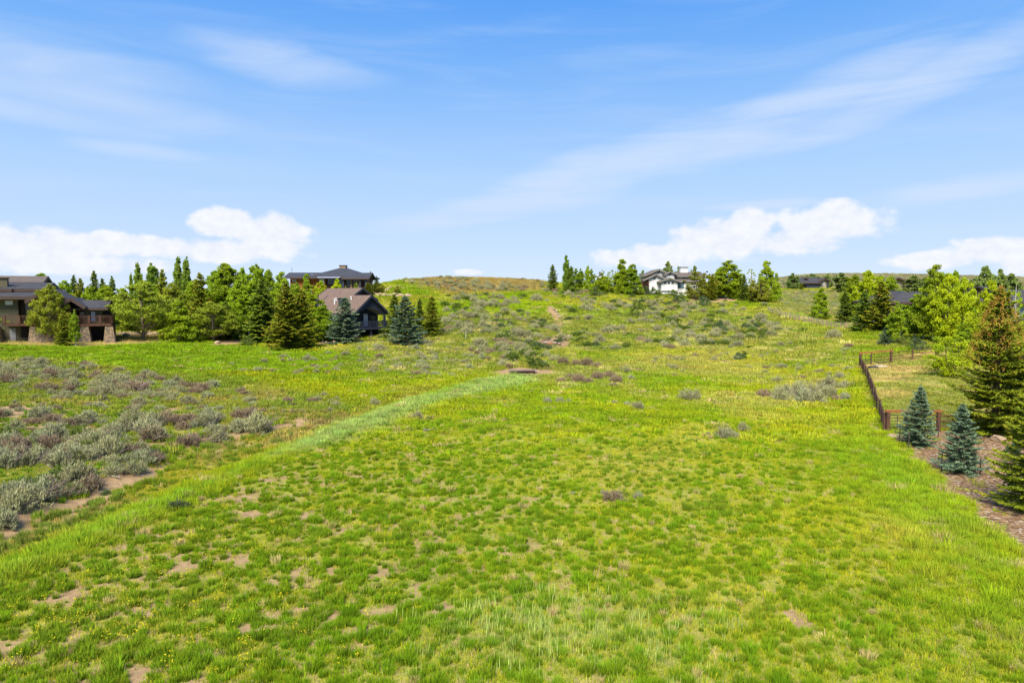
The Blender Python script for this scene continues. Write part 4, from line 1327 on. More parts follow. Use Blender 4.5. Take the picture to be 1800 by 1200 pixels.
def make_sage():
    rg = np.random.default_rng(77)
    items = []      # (x, y, size scale, variant, zone phrase, own label)

    def single(px, py, wid, var, label, hs=1.0):
        X, Y, Z = at(px, py)
        items.append([X, Y, 1.2 * wid / F * Y / 2 / SAGE[var][1], var, None, label, hs * 1.15])

    # the ones that stand out in the photograph
    single(733, 738, 28, 0, 'lone round sagebrush on the green field right of the grassy edge')
    single(1213, 704, 44, 1, 'wide grey sagebrush alone in front of the straw coloured grass')
    single(1082, 880, 48, 5, 'purplish brown bush in the middle of the near field, with a pale base')
    single(1122, 876, 24, 3, 'small silvery sprig right of the purplish bush in the near field')
    single(1060, 868, 16, 3, 'small silvery tuft left of the purplish bush in the near field')
    single(1007, 868, 14, 4, 'tiny pale sage well left of the purplish bush in the near field')
    single(1272, 768, 44, 4, 'pale spreading sage, largest of the four in the right field')
    single(1302, 757, 28, 0, 'sage right and behind the pale spreading one in the right field')
    single(1274, 750, 14, 1, 'upright little sage behind the pale spreading one in the right field')
    single(1245, 764, 10, 2, 'smallest sage left of the pale spreading one in the right field')
    single(962, 709, 20, 3, 'left sage of the low row of three in the green field'); single(983, 709, 18, 2, 'middle sage of the low row of three in the green field')
    single(1000, 709, 16, 3, 'right sage of the low row of three in the green field')
    single(1080, 711, 14, 2, 'small sage standing apart left of the paired ones in the green field'); single(1103, 714, 18, 3, 'left sage of the pair in the green field')
    single(1122, 720, 24, 2, 'right sage of the pair in the green field')
    single(655, 712, 26, 0, 'dark sage at the edge of the green field before the grassy edge'); single(603, 722, 22, 4, 'sage at the lower end of the patch left of the grassy edge')
    single(310, 893, 46, 8, 'blue green leafy plant growing on the grassy edge')
    single(20, 880, 78, 4, 'big silvery sagebrush touching the left edge'); single(12, 925, 60, 3, 'silvery sagebrush below the big one on the left edge')
    single(110, 845, 60, 7, 'bright olive bush among the sage above the dirt bank'); single(105, 820, 56, 3, 'pale domed sagebrush above the bright olive bush')
    single(198, 775, 42, 4, 'pale round sagebrush in the middle of the left terrace'); single(265, 803, 46, 8, 'green bush hanging over the dirt bank')
    single(335, 782, 56, 5, 'purplish brown sage where the dirt bank begins'); single(378, 778, 44, 0, 'grey green sage right of the purplish one over the dirt bank')
    single(463, 757, 62, 0, 'large dark domed sagebrush at the right end of the terrace thicket'); single(430, 735, 52, 5, 'brown topped sage behind the large dark domed one')
    single(420, 757, 40, 4, 'pale sage in front of the brown topped one'); single(178, 672, 30, 1, 'dark sage on the reddish patch of the left terrace')
    single(240, 690, 52, 5, 'purplish sage at the centre of the terrace thicket'); single(135, 683, 34, 0, 'rounded grey sage left of the terrace thicket')
    single(190, 868, 26, 8, 'small green plant at the foot of the dirt bank')
    for i, (px, py, w, v) in enumerate([(1345, 699, 42, 5), (1368, 705, 52, 0), (1390, 697, 36, 1), (1378, 690, 34, 0), (1412, 706, 52, 3), (1405, 693, 50, 1), (1432, 710, 46, 0),
                                        (1437, 694, 54, 1), (1450, 684, 48, 0), (1458, 700, 38, 2), (1472, 705, 32, 5), (1485, 703, 30, 3), (1425, 703, 32, 3), (1480, 683, 28, 1)]):
        X, Y, Z = at(px, py)
        items.append([X, Y, w / F * Y / 2 / SAGE[v][1], v, 'in the large thicket left of the pen fence', None, 1.25])
    for i, (px, py, w, v) in enumerate([(985, 672, 30, 5), (1000, 668, 34, 5), (1018, 672, 34, 6), (1035, 674, 36, 5), (1052, 668, 34, 6), (1070, 664, 34, 5), (1085, 672, 34, 6), (1098, 655, 30, 1),
                                        (990, 640, 30, 6), (1010, 642, 30, 5), (1030, 643, 32, 6), (1050, 645, 30, 5), (975, 634, 26, 1), (1080, 680, 24, 5), (960, 628, 30, 1), (1112, 668, 22, 0)]):
        X, Y, Z = at(px, py)
        items.append([X, Y, w / F * Y / 2 / SAGE[v][1], v, 'in the brown thicket right of the plank bridge', None, 1.2])

    def fill(poly, n, wid, phrase, var, yr=(-1, 1), dens=None, hs=1.0, thr=.45):
        xs = [p[0] for p in poly]; ys = [p[1] for p in poly]
        k = tries = 0
        pp = np.array(poly, float)
        while k < n and tries < n * 30:
            tries += 1
            px, py = rg.uniform(min(xs), max(xs)), rg.uniform(min(ys), max(ys))
            if not inpoly(np.array(px), np.array(py), poly):
                continue
            X, Y, Z = at(px, py)
            if .6 * fbm(X, Y, 7, 55, 2) + .4 * fbm(X, Y, 16, 66, 2) < thr + .03 - rg.uniform(0, .10):
                continue
            v = var[rg.integers(len(var))]
            w = rg.uniform(*wid)
            items.append([X, Y, w / 2 / SAGE[v][1], v, phrase, None, hs * rg.uniform(.8, 1.2)])
            k += 1
    mixv = [0, 0, 1, 2, 3, 4, 5, 5, 6]
    fill([(-60, 700), (60, 720), (230, 740), (420, 725), (480, 745), (340, 772), (235, 838), (150, 865), (60, 900), (-60, 930)], 175, (.8, 2.3), 'on the sloping terrace just above the dirt bank', mixv + [0, 3, 4, 7], thr=.39, hs=1.12)
    fill([(-60, 640), (60, 635), (200, 650), (330, 668), (420, 680), (300, 700), (-60, 690)], 250, (.8, 2.2), 'at the back of the left terrace below the green strip', mixv, thr=.42, hs=1.1)
    fill([(-60, 690), (420, 690), (600, 700), (600, 726), (420, 730), (60, 720), (-60, 715)], 120, (.7, 1.7), 'scattered over the middle of the left terrace', mixv, thr=.40)
    fill([(400, 640), (640, 610), (800, 640), (700, 660), (560, 660), (420, 655)], 85, (.8, 1.8), 'in the green strip before the navy house', mixv, thr=.47)
    fill([(640, 605), (760, 590), (880, 610), (960, 640), (860, 655), (740, 668), (660, 640)], 120, (.9, 2.2), 'in the scrub right of the grove', mixv, thr=.40)
    fill([(770, 560), (840, 545), (960, 555), (1000, 600), (900, 640), (780, 600)], 250, (1.0, 3.6), 'on the lower hillside left of the gully', [0, 2, 5, 0, 7, 7, 8, 8, 1], thr=.42)
    fill([(1000, 555), (1240, 545), (1320, 556), (1400, 582), (1480, 597), (1300, 615), (1010, 615)], 280, (1.0, 3.6), 'on the hillside between the gully and the rail fence', [0, 2, 5, 0, 7, 7, 8, 8, 1], thr=.45)
    fill([(1120, 625), (1500, 610), (1500, 690), (1300, 670), (1120, 660)], 95, (.8, 2.0), 'in the straw coloured grass left of the pen', mixv, thr=.45)
    fill([(780, 520), (940, 500), (1100, 515), (1240, 525), (1230, 545), (960, 550), (780, 550)], 230, (1.2, 4.0), 'high on the hillside under the ridge trees', [0, 2, 5, 0, 7, 7, 8, 8, 1], thr=.42)
    fill([(690, 490), (850, 486.5), (960, 493), (960, 505), (800, 515), (720, 500)], 190, (1.2, 3.0), 'on the reddish crest of the hill', [0, 1, 2, 8, 5], thr=.38)
    fill([(1365, 512), (1560, 514), (1480, 560), (1370, 540)], 170, (1.2, 2.6), 'on the slope beneath the distant dark house', [0, 1, 2, 5, 3], thr=.38)
    fill([(1100, 520), (1350, 530), (1340, 550), (1120, 545)], 60, (1.2, 3.0), 'on the slope below the white house', [0, 2, 5, 0, 7, 7, 8, 8, 1], thr=.42)
    fill([(640, 740), (1480, 740), (1480, 900), (700, 900)], 5, (.3, .5), 'dotted over the open field', [0, 2, 3], thr=.3)
    # far ridge cover
    n = 9000
    y = rg.uniform(330, 830, n); x = (rg.uniform(1355, 1830, n) - 900) / F * y
    farp = np.stack([x, y, T(x, y) - .1], 1)
    # largest 300 become things of their own
    def app(i):
        return i[2] * SAGE[i[3]][1] / i[1]
    own = [i for i in items if i[5] or (i[4] and 'thicket' in i[4])]
    rest = sorted([i for i in items if not (i[5] or (i[4] and 'thicket' in i[4]))], key=app, reverse=True)
    keep = own + rest[:298 - len(own)]
    stuff = rest[298 - len(own):]
    keep.sort(key=app, reverse=True)
    for j, (x, y, s, v, ph, lb, hs) in enumerate(keep):
        me, R, H = SAGE[v]
        z = float(T(x, y))
        nm = 'sagebrush' if v < 7 else 'shrub'
        if lb is None:
            size = 'large' if s * R > 1.0 else ('small' if s * R < .6 else 'mid sized')
            lb = '%s %s %s %s' % (size, SNAME[v], 'sagebrush' if v < 7 else 'shrub', ph)
        o = bpy.data.objects.new(nm, me); COL.objects.link(o)
        o.location = (x, y, z - .05); o.rotation_euler = (0, 0, rg.uniform(0, 6.28)); o.scale = (s, s * rg.uniform(.85, 1.15), s * hs * rg.uniform(.9, 1.1))
        tag(o, lb, 'sagebrush' if v < 7 else 'shrub', 'sagebrush and low shrubs growing over the meadow')
        if j < 90:
            c = bpy.data.objects.new('branches', TW[j % 3]); COL.objects.link(c); c.parent = o
    n = len(stuff)
    P3 = np.array([(i[0], i[1], float(T(i[0], i[1])) - .05) for i in stuff]); sv = np.array([i[2] for i in stuff]); iv = np.array([i[3] for i in stuff])
    P3 = np.concatenate([P3, farp]); sv = np.concatenate([sv, rg.uniform(1.2, 3.4, len(farp))]); iv = np.concatenate([iv, rg.choice([0, 1, 2, 5, 6, 8], len(farp))])
    n = len(P3)
    scatter('sagebrush_cover', 'grey green sagebrush scrub covering the hillside and the far ridge', 'sagebrush', P3,
            np.stack([np.zeros(n), np.zeros(n), rg.uniform(0, 6.28, n)], 1), np.stack([sv, sv, sv * rg.uniform(.7, 1.1, n)], 1), iv, [q[0] for q in SAGE])
make_sage()


# ------------------------------------------------------------------ house parts
def gable(par, x0, x1, y0, y1, ze, zr, axis='y', over=.5, th=.22, rmat='roof_grey', fmat='fascia_brown', name='roof', fo=None):
    """gable roof over a footprint; the ridge runs along axis"""
    r = MB(); f = MB()
    if fo is not None and axis == 'y':
        y0, y1 = y0 + over - fo, y1 - over + fo
    if axis == 'y':
        xm = (x0 + x1) / 2; k = (zr - ze) / ((x1 - x0) / 2)
        for sx, xe in ((-1, x0 - over), (1, x1 + over)):
            zl = ze - k * over
            q = [(xe, y0 - over, zl + th), (xm, y0 - over, zr + th), (xm, y1 + over, zr + th), (xe, y1 + over, zl + th)]
            if sx < 0:
                q = [q[0], q[1], q[2], q[3]]
            r.slab(q if sx < 0 else [q[1], q[0], q[3], q[2]], th)
            for ya in (y0 - over - .05, y1 + over + .05):
                f.beam((xe, ya, zl + th * .35), (xm, ya, zr + th * .35), .09, th * 1.5)
            f.beam((xe + sx * .045, y0 - over, zl + th * .3), (xe + sx * .045, y1 + over, zl + th * .3), .08, th * 1.3)
    else:
        ym = (y0 + y1) / 2; k = (zr - ze) / ((y1 - y0) / 2)
        for sy, ye in ((-1, y0 - over), (1, y1 + over)):
            zl = ze - k * over
            q = [(x0 - over, ye, zl + th), (x1 + over, ye, zl + th), (x1 + over, ym, zr + th), (x0 - over, ym, zr + th)]
            r.slab(q if sy < 0 else [q[3], q[2], q[1], q[0]], th)
            for xa in (x0 - over - .05, x1 + over + .05):
                f.beam((xa, ye, zl + th * .35), (xa, ym, zr + th * .35), .09, th * 1.5)
            f.beam((x0 - over, ye + sy * .045, zl + th * .3), (x1 + over, ye + sy * .045, zl + th * .3), .08, th * 1.3)
    ro = r.build(name, M[rmat], par)
    f.build('fascia', M[fmat], ro)
    return ro


def hip(par, x0, x1, y0, y1, ze, zr, over=.6, th=.2, rmat='roof_dark', fmat='fascia_brown', ridge=.35):
    r = MB()
    a, b, c, d = x0 - over, x1 + over, y0 - over, y1 + over
    L = min(b - a, d - c) / 2
    if (b - a) >= (d - c):
        p, q = (a + L, (c + d) / 2, zr), (b - L, (c + d) / 2, zr)
    else:
        p, q = ((a + b) / 2, c + L, zr), ((a + b) / 2, d - L, zr)
    v = [(a, c, ze), (b, c, ze), (b, d, ze), (a, d, ze), p, q, (a, c, ze - th), (b, c, ze - th), (b, d, ze - th), (a, d, ze - th)]
    if (b - a) >= (d - c):
        fs = [(0, 1, 5, 4), (1, 2, 5), (2, 3, 4, 5), (3, 0, 4)]
    else:
        fs = [(0, 1, 4), (1, 2, 5, 4), (2, 3, 5), (3, 0, 4, 5)]
    r.add(v, fs + [(9, 8, 7, 6)])
    ro = r.build('roof', M[rmat], par)
    f = MB()
    t = th
    for (ax, ay), (bx, by) in (((a, c), (b, c)), ((b, c), (b, d)), ((b, d), (a, d)), ((a, d), (a, c))):
        nx, ny = (by - ay), -(bx - ax); l = math.hypot(nx, ny); nx, ny = nx / l * .05, ny / l * .05
        f.beam((ax + nx, ay + ny, ze - t / 2), (bx + nx, by + ny, ze - t / 2), .08, t * 1.3)
    f.build('fascia', M[fmat], ro)
    return ro


def gwall(par, x0, x1, y0, y1, z0, ze, zr, axis, mat):
    """walls of a gabled block, with the gable triangles"""
    b = MB()
    if axis == 'y':
        xm = (x0 + x1) / 2
        v = [(x0, y0, z0), (x1, y0, z0), (x1, y1, z0), (x0, y1, z0), (x0, y0, ze), (x1, y0, ze), (x1, y1, ze), (x0, y1, ze), (xm, y0, zr), (xm, y1, zr)]
        f = [(0, 1, 5, 8, 4), (1, 2, 6, 5), (2, 3, 7, 9, 6), (3, 0, 4, 7), (4, 8, 9, 7), (8, 5, 6, 9)]
    else:
        ym = (y0 + y1) / 2
        v = [(x0, y0, z0), (x1, y0, z0), (x1, y1, z0), (x0, y1, z0), (x0, y0, ze), (x1, y0, ze), (x1, y1, ze), (x0, y1, ze), (x0, ym, zr), (x1, ym, zr)]
        f = [(0, 1, 5, 4), (1, 2, 6, 9, 5), (2, 3, 7, 6), (3, 0, 4, 8, 7), (4, 5, 9, 8), (8, 9, 6, 7)]
    return b.add(v, f).build('wall', M[mat], par)


def wbox(par, x0, x1, y0, y1, z0, z1, mat, name='wall'):
    return MB().box(x0, x1, y0, y1, z0, z1).build(name, M[mat], par)


def window(par, x0, x1, y, z0, z1, fmat='trim_white', gmat='glass', bars=1, hb=0, fw=.09):
    """frame stands proud of a wall facing -y at y"""
    f = MB()
    f.box(x0 - fw, x0, y - .07, y + .02, z0 - fw, z1 + fw); f.box(x1, x1 + fw, y - .07, y + .02, z0 - fw, z1 + fw)
    f.box(x0, x1, y - .07, y + .02, z0 - fw, z0); f.box(x0, x1, y - .07, y + .02, z1, z1 + fw)
    for k in range(bars):
        xm = x0 + (x1 - x0) * (k + 1) / (bars + 1)
        f.box(xm - fw * .3, xm + fw * .3, y - .06, y + .01, z0 + .001, z1 - .001)
    for k in range(hb):
        zm = z0 + (z1 - z0) * (k + 1) / (hb + 1)
        f.box(x0 + .001, x1 - .001, y - .055, y + .01, zm - fw * .3, zm + fw * .3)
    w = f.build('window', M[fmat], par)
    MB().box(x0, x1, y - .025, y + .005, z0, z1).build('pane', M[gmat], w)
    return w


def railing(par, pts, z, h, mat='timber', name='railing', step=2.0, post=.16, nr=4):
    b = MB()
    for (ax, ay), (bx, by) in zip(pts[:-1], pts[1:]):
        L = math.hypot(bx - ax, by - ay); n = max(1, round(L / step))
        for i in range(n + 1):
            x, y = ax + (bx - ax) * i / n, ay + (by - ay) * i / n
            b.box(x - post / 2, x + post / 2, y - post / 2, y + post / 2, z, z + h + .06)
        for k in range(nr):
            zz = z + h * (k + 1) / nr - .04
            b.beam((ax, ay, zz), (bx, by, zz), .06, .07 if k < nr - 1 else .13)
    return b.build(name, M[mat], par)


# the lodge at the left -------------------------------------------------
def lodge():
    Y0 = 97.0; S = Y0 / F
    X, Y, Z = col_at(100, Y0)
    zb = zat(597, Y0)
    h = thing('lodge_house', 'rambling olive and brown lodge with stone piers and low dark roofs at the left edge', 'house', (X, Y0, zb), math.radians(25))
    px = lambda p: (p - 100) * S / 1.188
    pz = lambda q: (597 - q) * S
    # main block
    gwall(h, px(-70), px(36), 0, 9, -1.5, pz(524), pz(511), 'x', 'siding_olive')
    wbox(h, px(36.2), px(118), 1.6, 9, -1.5, pz(528), 'siding_olive')
    def shed(x0, x1, y0, z0, y1, z1, rm='roof_grey'):
        m = MB(); m.slab([(x0, y0, z0 + .3), (x1, y0, z0 + .3), (x1, y1, z1 + .3), (x0, y1, z1 + .3)], .3)
        ro = m.build('roof', M[rm], h)
        f = MB(); f.beam((x0, y0 - .05, z0 + .12), (x1, y0 - .05, z0 + .12), .09, .42)
        for xa in (x0 - .05, x1 + .05):
            f.beam((xa, y0, z0 + .12), (xa, y1, z1 + .12), .09, .42)
        f.build('fascia', M['fascia_brown'], ro)
    shed(px(-70), px(72), -1.3, pz(525), 3.2, pz(515.5))
    wbox(h, px(-68), px(48), 3.2, 9, pz(524), pz(507), 'siding_olive')
    shed(px(-70), px(20), 2.2, pz(512), 6.5, pz(503))
    gwall(h, px(20), px(56), 5.0, 13, 4, pz(509), pz(501), 'x', 'siding_olive')
    gable(h, px(12), px(66), 3.4, 13.5, pz(509.5), pz(499), 'x', .9, .3, 'roof_grey', 'fascia_brown')
    gwall(h, px(-30), px(40), 12, 18, 5, pz(494), pz(487), 'x', 'siding_brown')
    gable(h, px(-30), px(42), 12, 18, pz(495), pz(485), 'x', .8, .3, 'roof_taupe', 'fascia_brown')
    wbox(h, px(-12), px(7), 4.2, 5.2, 3, pz(489), 'siding_olive', 'chimney')
    wbox(h, px(-13), px(8.3), 4.0, 5.5, pz(489) + .003, pz(487.5), 'fascia_brown', 'chimney_cap')
    window(h, px(16), px(26), 0, pz(534), pz(529.5), 'trim_white', 'glass_pale', 1)
    window(h, px(44), px(62), 1.6, pz(552), pz(529), 'timber', 'glass', 1)
    window(h, px(72), px(95), 1.6, pz(552), pz(529), 'timber', 'glass', 2)
    # great gable over the deck with heavy timber brackets
    gable(h, px(64), px(118), -1.2, 8, pz(526), pz(511), 'y', .7, .3, 'roof_grey', 'fascia_brown')
    for a in (68, 109):
        MB().box(px(a) - .25, px(a) + .25, -1.2, -.7, pz(568), pz(524)).build('post', M['timber'], h)
        b = MB(); b.beam((px(a), -1.0, pz(535)), (px(a) - .9, -1.0, pz(524)), .28, .3); b.beam((px(a), -1.0, pz(535)), (px(a) + .9, -1.0, pz(524)), .28, .3); b.build('bracket', M['timber'], h)
    MB().box(px(60), px(120), -1.25, -.95, pz(524), pz(521)).build('beam', M['timber'], h)
    # deck and railing over the lower floor
    wbox(h, px(16), px(118), -2.0, 1.4, pz(571), pz(567.5), 'timber', 'deck')
    railing(h, [(px(17), -1.9), (px(117), -1.9)], pz(567.4), 1.1, 'timber', step=1.9, post=.3)
    wbox(h, px(16), px(60), .05, 1.5, -1, pz(571.2), 'siding_olive')
    MB().box(px(20), px(30), -.06, .04, -1, pz(575)).build('door', M['door_grey'], h)
    MB().box(px(39), px(55), -.06, .04, pz(592), pz(573)).build('recess_shade_panel', M['dark'], h)  # near-black plate on the wall, painting the shade of the recess
    # right wing
    wbox(h, px(118.2), px(148), 2.4, 8, -1, pz(538), 'siding_brown')
    gwall(h, px(148.2), px(183), 0, 7, pz(569), pz(541), pz(535), 'x', 'siding_olive')
    gable(h, px(140), px(184), -.2, 7, pz(542), pz(531), 'x', .8, .25, 'roof_grey', 'fascia_brown')
    gable(h, px(116), px(148), -1.6, 7.5, pz(537), pz(527), 'y', .6, .3, 'roof_grey', 'fascia_brown')
    MB().box(px(128) - .16, px(128) + .16, -1.6, -1.3, pz(569), pz(538)).build('post', M['timber'], h)
    window(h, px(163), px(171), 0, pz(565), pz(548), 'timber', 'glass_pale', 0, 1)
    window(h, px(143), px(151), -.02, pz(562), pz(549), 'timber', 'glass', 0)
    wbox(h, px(183.2), px(198), 2.5, 7, -1, pz(551), 'siding_brown')
    gable(h, px(183.4), px(197), 2.2, 7.2, pz(553), pz(547), 'x', .5, .2, 'roof_grey', 'fascia_brown')
    wbox(h, px(142), px(203), -2.0, -.05, pz(573), pz(569.2), 'timber', 'deck')
    railing(h, [(px(143), -1.9), (px(202), -1.9), (px(202), -.3)], pz(569), 1.1, 'timber', step=1.6, post=.28)
    wbox(h, px(150), px(200), .6, 6, -1, pz(573.2), 'dark', 'lower_floor_shade')  # solid lower storey, its near-black colour stands for shade below the deck
    for a, b_, t_ in ((57, 82, 571.2), (144, 163, 573.2), (189, 207, 573.2), (-12, 8, 571.2), (84, 100, 571.2)):
        m = MB(); m.add([(px(a) - .25, -2.1, -1.2), (px(b_) + .25, -2.1, -1.2), (px(b_) + .25, -.1, -1.2), (px(a) - .25, -.1, -1.2), (px(a) + .15, -1.9, pz(t_)), (px(b_) - .15, -1.9, pz(t_)), (px(b_) - .15, -.2, pz(t_)), (px(a) + .15, -.2, pz(t_))],
                        [(3, 2, 1, 0), (4, 5, 6, 7), (0, 1, 5, 4), (1, 2, 6, 5), (2, 3, 7, 6), (3, 0, 4, 7)])
        m.build('stone_pier', M['stone'], h)
lodge()


# navy house --------------------------------------------------------------
def navy():
    Yc = 119.0
    X, Y, Z = col_at(622, Yc)
    zb = zat(597, Yc)
    h = thing('navy_house', 'navy sided house with brown shingle roof, a covered deck under its front gable', 'house', (X, Yc, zb), math.radians(46))
    W, L = 6.9, 13.5
    ze, zr = zat(551, Yc) - zb, zat(521, Yc + 2) - zb
    dk = zat(577, Yc) - zb
    # body set back behind the covered deck
    gwall(h, 0, W, 2.6, L, -2, ze, zr - .1, 'y', 'siding_navy')
    gable(h, 0, W, -.2, L, ze, zr, 'y', .35, .22, 'roof_brown', 'fascia_navy')
    # gable panel over an angled opening
    m = MB(); xm = W / 2
    k = (zr - ze) / xm
    pts = [(0, ze - .35), (xm, zr - 1.9), (W, ze - .35), (W, ze), (xm, zr - .1), (0, ze)]
    m.add([(a, 0, b) for a, b in pts] + [(a, .2, b) for a, b in pts], [(0, 1, 4, 5), (1, 2, 3, 4), (11, 10, 7, 6), (10, 9, 8, 7), (0, 6, 7, 1), (1, 7, 8, 2), (2, 8, 9, 3), (5, 11, 6, 0)])
    m.build('gable_panel', M['siding_navy'], h)
    m = MB(); m.slab([(.1, .25, ze - .3), (xm, .25, zr - 1.85), (xm, 2.55, zr - 1.85), (.1, 2.55, ze - .3)], .08)
    m.slab([(xm + .01, .25, zr - 1.85), (W - .1, .25, ze - .3), (W - .1, 2.55, ze - .3), (xm + .01, 2.55, zr - 1.85)], .08)
    m.build('porch_ceiling', M['soffit'], h)
    MB().box(xm + .3, xm + 1.2, 2.5, 2.58, dk + .1, ze - .2).build('white_panel', M['trim_white'], h)
    window(h, .7, xm - .1, 2.58, dk + .3, ze - .6, 'fascia_navy', 'glass', 1)
    window(h, xm + 1.6, W - .5, 2.58, dk + .3, ze - .6, 'fascia_navy', 'glass', 0)
    MB().box(-.2, W + .9, -.5, 2.55, dk - .3, dk).build('deck', M['fascia_navy'], h)
    railing(h, [(-.1, 2.4), (-.1, -.4), (W + .8, -.4), (W + .8, 2.4)], dk, 1.15, 'fascia_navy', step=1.6, post=.13, nr=7)
    for x in (.15, W - .25):
        MB().box(x - .17, x + .17, .0, .3, dk, ze - .05).build('post', M['fascia_navy'], h)
    for x in (.3, W / 2, W - .2, W + .75):
        MB().box(x - .14, x + .14, -.3, 0, .55, dk - .3).build('post', M['fascia_navy'], h)
        MB().box(x - .32, x + .32, -.5, .15, -1.2, .55).build('stone_footing', M['stone'], h)
    MB().box(.4, W - .4, 2.45, 2.6, -.9, dk - .35).build('under_deck_shade_panel', M['dark'], h)  # dark panel before the wall, painted as the shade beneath the deck
    # wall along the left side: windows turned to the camera
    w = MB()
    for y0, y1 in ((4.2, 5.6), (7.2, 8.4)):
        w2 = MB(); w2.box(-.07, .02, y0, y1, dk + .5, dk + 1.8); wn = w2.build('window', M['trim_white'], h)
        MB().box(-.085, -.02, y0 + .09, y1 - .09, dk + .59, dk + 1.71).build('pane', M['glass_blue'], wn)
    # navy chimney box and pipes on the roof slope
    MB().box(1.1, 2.3, 5.4, 6.6, ze + .5, ze + 2.6).build('chimney', M['siding_navy'], h)
    MB().box(1.0, 2.4, 5.3, 6.7, ze + 2.603, ze + 2.7).build('chimney_cap', M['fascia_navy'], h)
    for x, y, hh in ((1.6, 8.6, 1.0), (2.3, 9.2, .6), (2.6, 4.6, .6)):
        z = ze + k * x
        MB().tube((x, y, z), (x, y, z + hh), .13, .13, 8).tube((x, y, z + hh), (x, y, z + hh + .15), .2, .2, 8).build('vent_pipe', M['trim_white'], h)
    # second gable behind
    X2 = 3.6
    gwall(h, X2, X2 + 6, 7.6, 19, 2, zat(527, 128) - zb, zat(508, 128) - zb, 'y', 'siding_navy')
    gable(h, X2, X2 + 6, 7.2, 19, zat(527, 128) - zb, zat(508, 128) - zb, 'y', .35, .22, 'roof_brown', 'fascia_navy')
    # items on the lower terrace
navy()


# cedar house on the hill ----------------------------------------------------
def cedar():
    Y0 = 166.0; S = Y0 / F
    X, Y, Z = col_at(585, Y0)
    zb = zat(511, Y0)
    h = thing('cedar_house', 'cedar sided house on the hill with dark hip roof and stone chimney', 'house', (X, Y0, zb))
    px = lambda p: (p - 585) * S
    pz = lambda q: (511 - q) * S
    wbox(h, px(548), px(640), 0, 10, -3, pz(487.5), 'siding_brown')
    r = hip(h, px(551), px(642), -.4, 12, pz(486.5), pz(468), 1.1, .35, 'roof_dark', 'fascia_brown')
    # left wing: gable end turned to the left front
    w = bpy.data.objects.new('wing', None); COL.objects.link(w); w.parent = h; w.location = (px(516), -1.0, 0); w.rotation_euler = (0, 0, math.radians(-38))
    gwall(h, px(515), px(549), -1.2, 6, -3, pz(488), pz(481.5), 'x', 'siding_orange')
    bpy.data.objects.remove(w)
    gable(h, px(513), px(556), -1.4, 6, pz(488), pz(480.5), 'x', .9, .25, 'roof_dark', 'fascia_brown')
    # metal porch roof
    m = MB(); m.slab([(px(546), -2.2, pz(488.2)), (px(603), -2.2, pz(488.2)), (px(607), .4, pz(482.5)), (px(548), .4, pz(482.5))], .15); m.build('porch_roof', M['roof_metal'], h)
    for a, b_ in ((519, 521), (523, 525)):
        window(h, px(a), px(b_), -1.2, pz(495), pz(492), 'trim_white', 'glass_pale', 0, 0, .05)
    wbox(h, px(549.5), px(575), -.75, -.02, -2, pz(488.8), 'siding_orange')
    window(h, px(565), px(573), -.75, pz(498), pz(491), 'trim_white', 'glass_pale', 1)
    window(h, px(578), px(590), 0, pz(500), pz(490), 'timber', 'glass', 2)
    window(h, px(598), px(606), 0, pz(504), pz(491), 'timber', 'glass_blue', 1)
    # porch gable at the right with posts
    gwall(h, px(612), px(648), -1.0, 5, -3, pz(489), pz(484), 'x', 'siding_brown')
    gable(h, px(612), px(649), -2.0, 5, pz(489.5), pz(481), 'x', .7, .25, 'roof_dark', 'fascia_brown')
    window(h, px(613), px(619), -1.0, pz(503), pz(491), 'timber', 'glass_blue', 1, 1)
    window(h, px(624), px(631), -1.0, pz(502), pz(491), 'siding_orange', 'glass', 1, 1)
    for a in (609, 638, 648):
        MB().box(px(a) - .2, px(a) + .2, -2.3, -1.9, -1.5, pz(489.3)).build('post', M['fascia_navy'], h)
    for a in (621, 633):
        MB().box(px(a) - .25, px(a) + .25, -1.3, -1.02, -1.5, pz(490)).build('stone_pier', M['stone'], h)
    c = MB().box(px(589.5), px(600.5), 5, 7, pz(476), pz(466)).build('chimney', M['stone'], h)
    MB().box(px(589), px(601), 4.9, 7.1, pz(466) + .003, pz(464.8)).build('chimney_cap', M['fascia_brown'], c)
    # mast beside the left wing
    a = thing('mast', 'thin dark antenna mast left of the cedar house roof', 'antenna', (px(511) + X, Y0 + 2, zb))
    MB().tube((0, 0, -1), (0, 0, pz(469)), .06, .03, 6).tube((-.25, 0, pz(473)), (.25, 0, pz(473)), .02, .02, 4).build('pole', M['iron'], a)
cedar()


